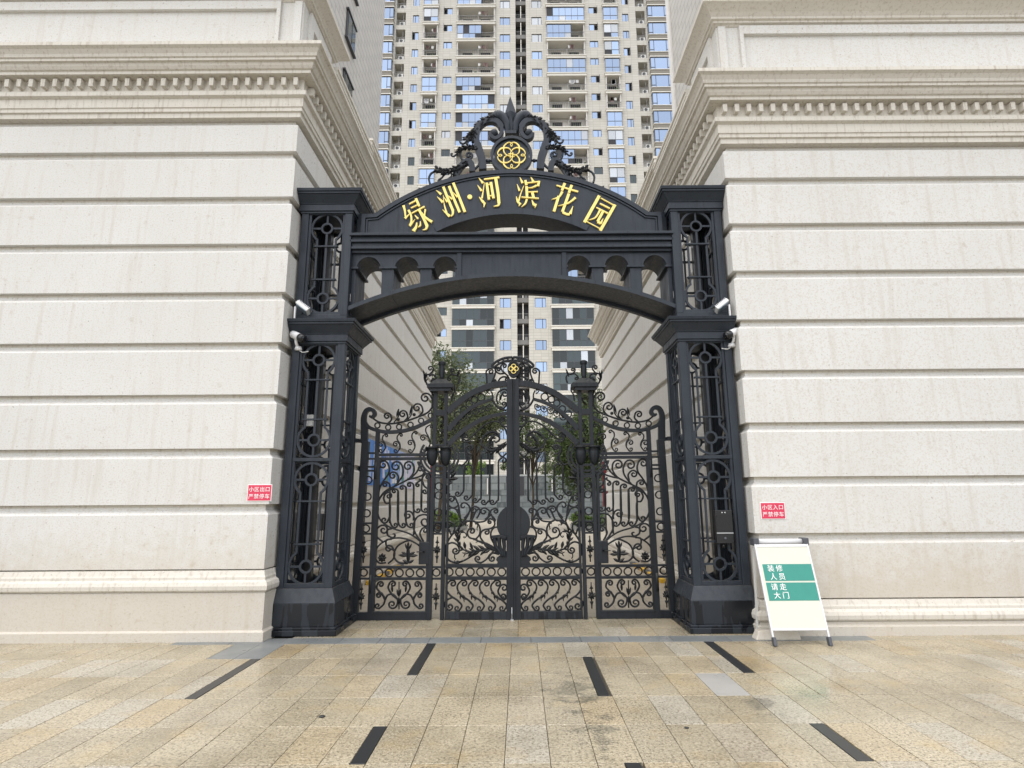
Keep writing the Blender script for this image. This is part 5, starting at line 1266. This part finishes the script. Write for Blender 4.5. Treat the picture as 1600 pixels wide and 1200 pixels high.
# little box inside each of the pillars
x, z = P(485, 655, 7.85); T = thing('junction_box', 'small grey box hanging inside the left lattice pillar', 'box', (x, 7.85, z-.15))
m = MB(); m.box(x-.045, x+.045, 7.82, 7.9, z-.10, z+.06); part('casing', m, ACW, T, .004)
m = MB(); m.tube(smooth([(x-.02, 7.86, z-.10), (x-.05, 7.86, z-.16), (x+.0, 7.86, z-.19), (x+.03, 7.86, z-.15)], 5), .008, 6); part('cable', m, BLACKP, T)
x, z = P(503, 815, 7.62); T = thing('junction_box', 'black box fixed low inside the left lattice pillar', 'box', (x, 7.62, z-.12))
m = MB(); m.box(x-.05, x+.045, 7.58, 7.66, z-.11, z+.10); part('casing', m, BLACKP, T, .004)
m = MB(); m.tube([(x, 7.62, z-.11), (x+.01, 7.62, z-.45), (x-.01, 7.62, .56)], .006, 6); part('cable', m, BLACKP, T)
# A-frame board at the right
T = thing('sandwich_board', 'white A-frame board with teal panels reading 装修人员请走大门', 'sign', (3.05, 6.95, 0))
xl, xr = 2.865, 3.50; tb, tt = (6.80, .16), (7.07, 1.055)      # (y,z) bottom and top of the leaning face
def lean(u, v, d=0):   # u across, v 0..1 up the face, d outwards
    y = tb[0]+(tt[0]-tb[0])*v; z = tb[1]+(tt[1]-tb[1])*v
    n = Vector((0, -(tt[1]-tb[1]), (tt[0]-tb[0]))).normalized(); return (xl+(xr-xl)*u, y+n.y*d, z+n.z*d)
def lquad(m, u0, u1, v0, v1, d0, d1):
    V = [lean(u0,v0,d0),lean(u1,v0,d0),lean(u1,v1,d0),lean(u0,v1,d0),lean(u0,v0,d1),lean(u1,v0,d1),lean(u1,v1,d1),lean(u0,v1,d1)]
    m.add(V, [(0,3,2,1),(4,5,6,7),(0,1,5,4),(1,2,6,5),(2,3,7,6),(3,0,4,7)])
m = MB(); lquad(m, .03, .97, .0, .97, -.01, .004); bdp = part('board', m, CREAMB, T)
m = MB()
for u in (0, .97): lquad(m, u, u+.03, -.155, 1.0, -.015, .012)
lquad(m, .03, .97, .965, 1.0, -.012, .010); lquad(m, .03, .97, -.01, .012, -.012, .010); part('front_frame', m, WHITEPL, T, .004)
m = MB()
for x in (xl+.025, xr-.045): m.add([(x,7.17,1.0),(x+.02,7.17,1.0),(x+.02,7.20,1.0),(x,7.20,1.0),(x,7.26,.0),(x+.02,7.26,.0),(x+.02,7.285,.0),(x,7.285,.0)], [(0,1,2,3),(4,7,6,5),(0,4,5,1),(1,5,6,2),(2,6,7,3),(3,7,4,0)])
part('rear_frame', m, ACW, T)
m = MB(); m.tube([(xl-.0, 7.12, 1.085), (xr, 7.12, 1.085)], .032, 10); part('top_roll', m, WHITEPL, T)
m = MB()
for x in (xl-.005, xr-.05): m.box(x, x+.065, 7.06, 7.19, 1.04, 1.125)
for u in (0, .955): lquad(m, u-.005, u+.05, -.18, -.08, -.03, .03)
part('corner_grips', m, GREYPL, T, .006)
ang = math.atan2(tt[1]-tb[1], tt[0]-tb[0])
for k, (v0, v1, lines) in enumerate(((.555, .755, ('装修', '人员')), (.325, .535, ('请走', '大门')))):
    m = MB(); lquad(m, .075, .97, v0, v1, .0042, .007); tp_ = part('teal_panel', m, TEAL, bdp)
    for i, ln in enumerate(lines):
        for q, ch in enumerate(ln):
            p = lean(.15+q*.155+(.02 if i else 0), v1-.082-i*.098, .0085); text_obj(ch, .080, SIGNW, tp_, p[0], p[1], p[2], .001, rot=(ang, 0, 0), name='printed_character')
# loose stone by the sign and a dark pebble on the paving
m = MB(); m.frustum((2.78, 3.3, 7.02, 7.17), (2.83, 3.28, 7.05, 7.165), .0, .10); o = link('kerb_stone', m.mesh('kerb_stone', STONE, (3, 7.1, 0)), None, .012); o.location = (3, 7.1, 0); tag(o, 'rough beige stone block on the paving behind the A-frame board', 'stone')
for px, py, rr2, nm, lab in ((503, 1120.5, .020, 'pebble', 'dark flat pebble on the paving near the left inlay strip'), (1073, 1138, .014, 'leaf_litter', 'small brown leaf on the paving at the right foreground')):
    a = (px-812)/FPX; b_ = -(py-600)/FPX; a, b_ = a*_c+b_*_s, -a*_s+b_*_c; d = Vector((a,0,0))+_u*b_+_f; t = -CAMH/d.z
    x, y = d.x*t+CAMX, d.y*t
    m = MB(); m.ball((0, 0, rr2*.3), rr2, 8, (1.3, 1, .35)); o = link(nm, m.mesh(nm, STRIP)); o.location = (x, y, 0); tag(o, lab, nm.split('_')[0])
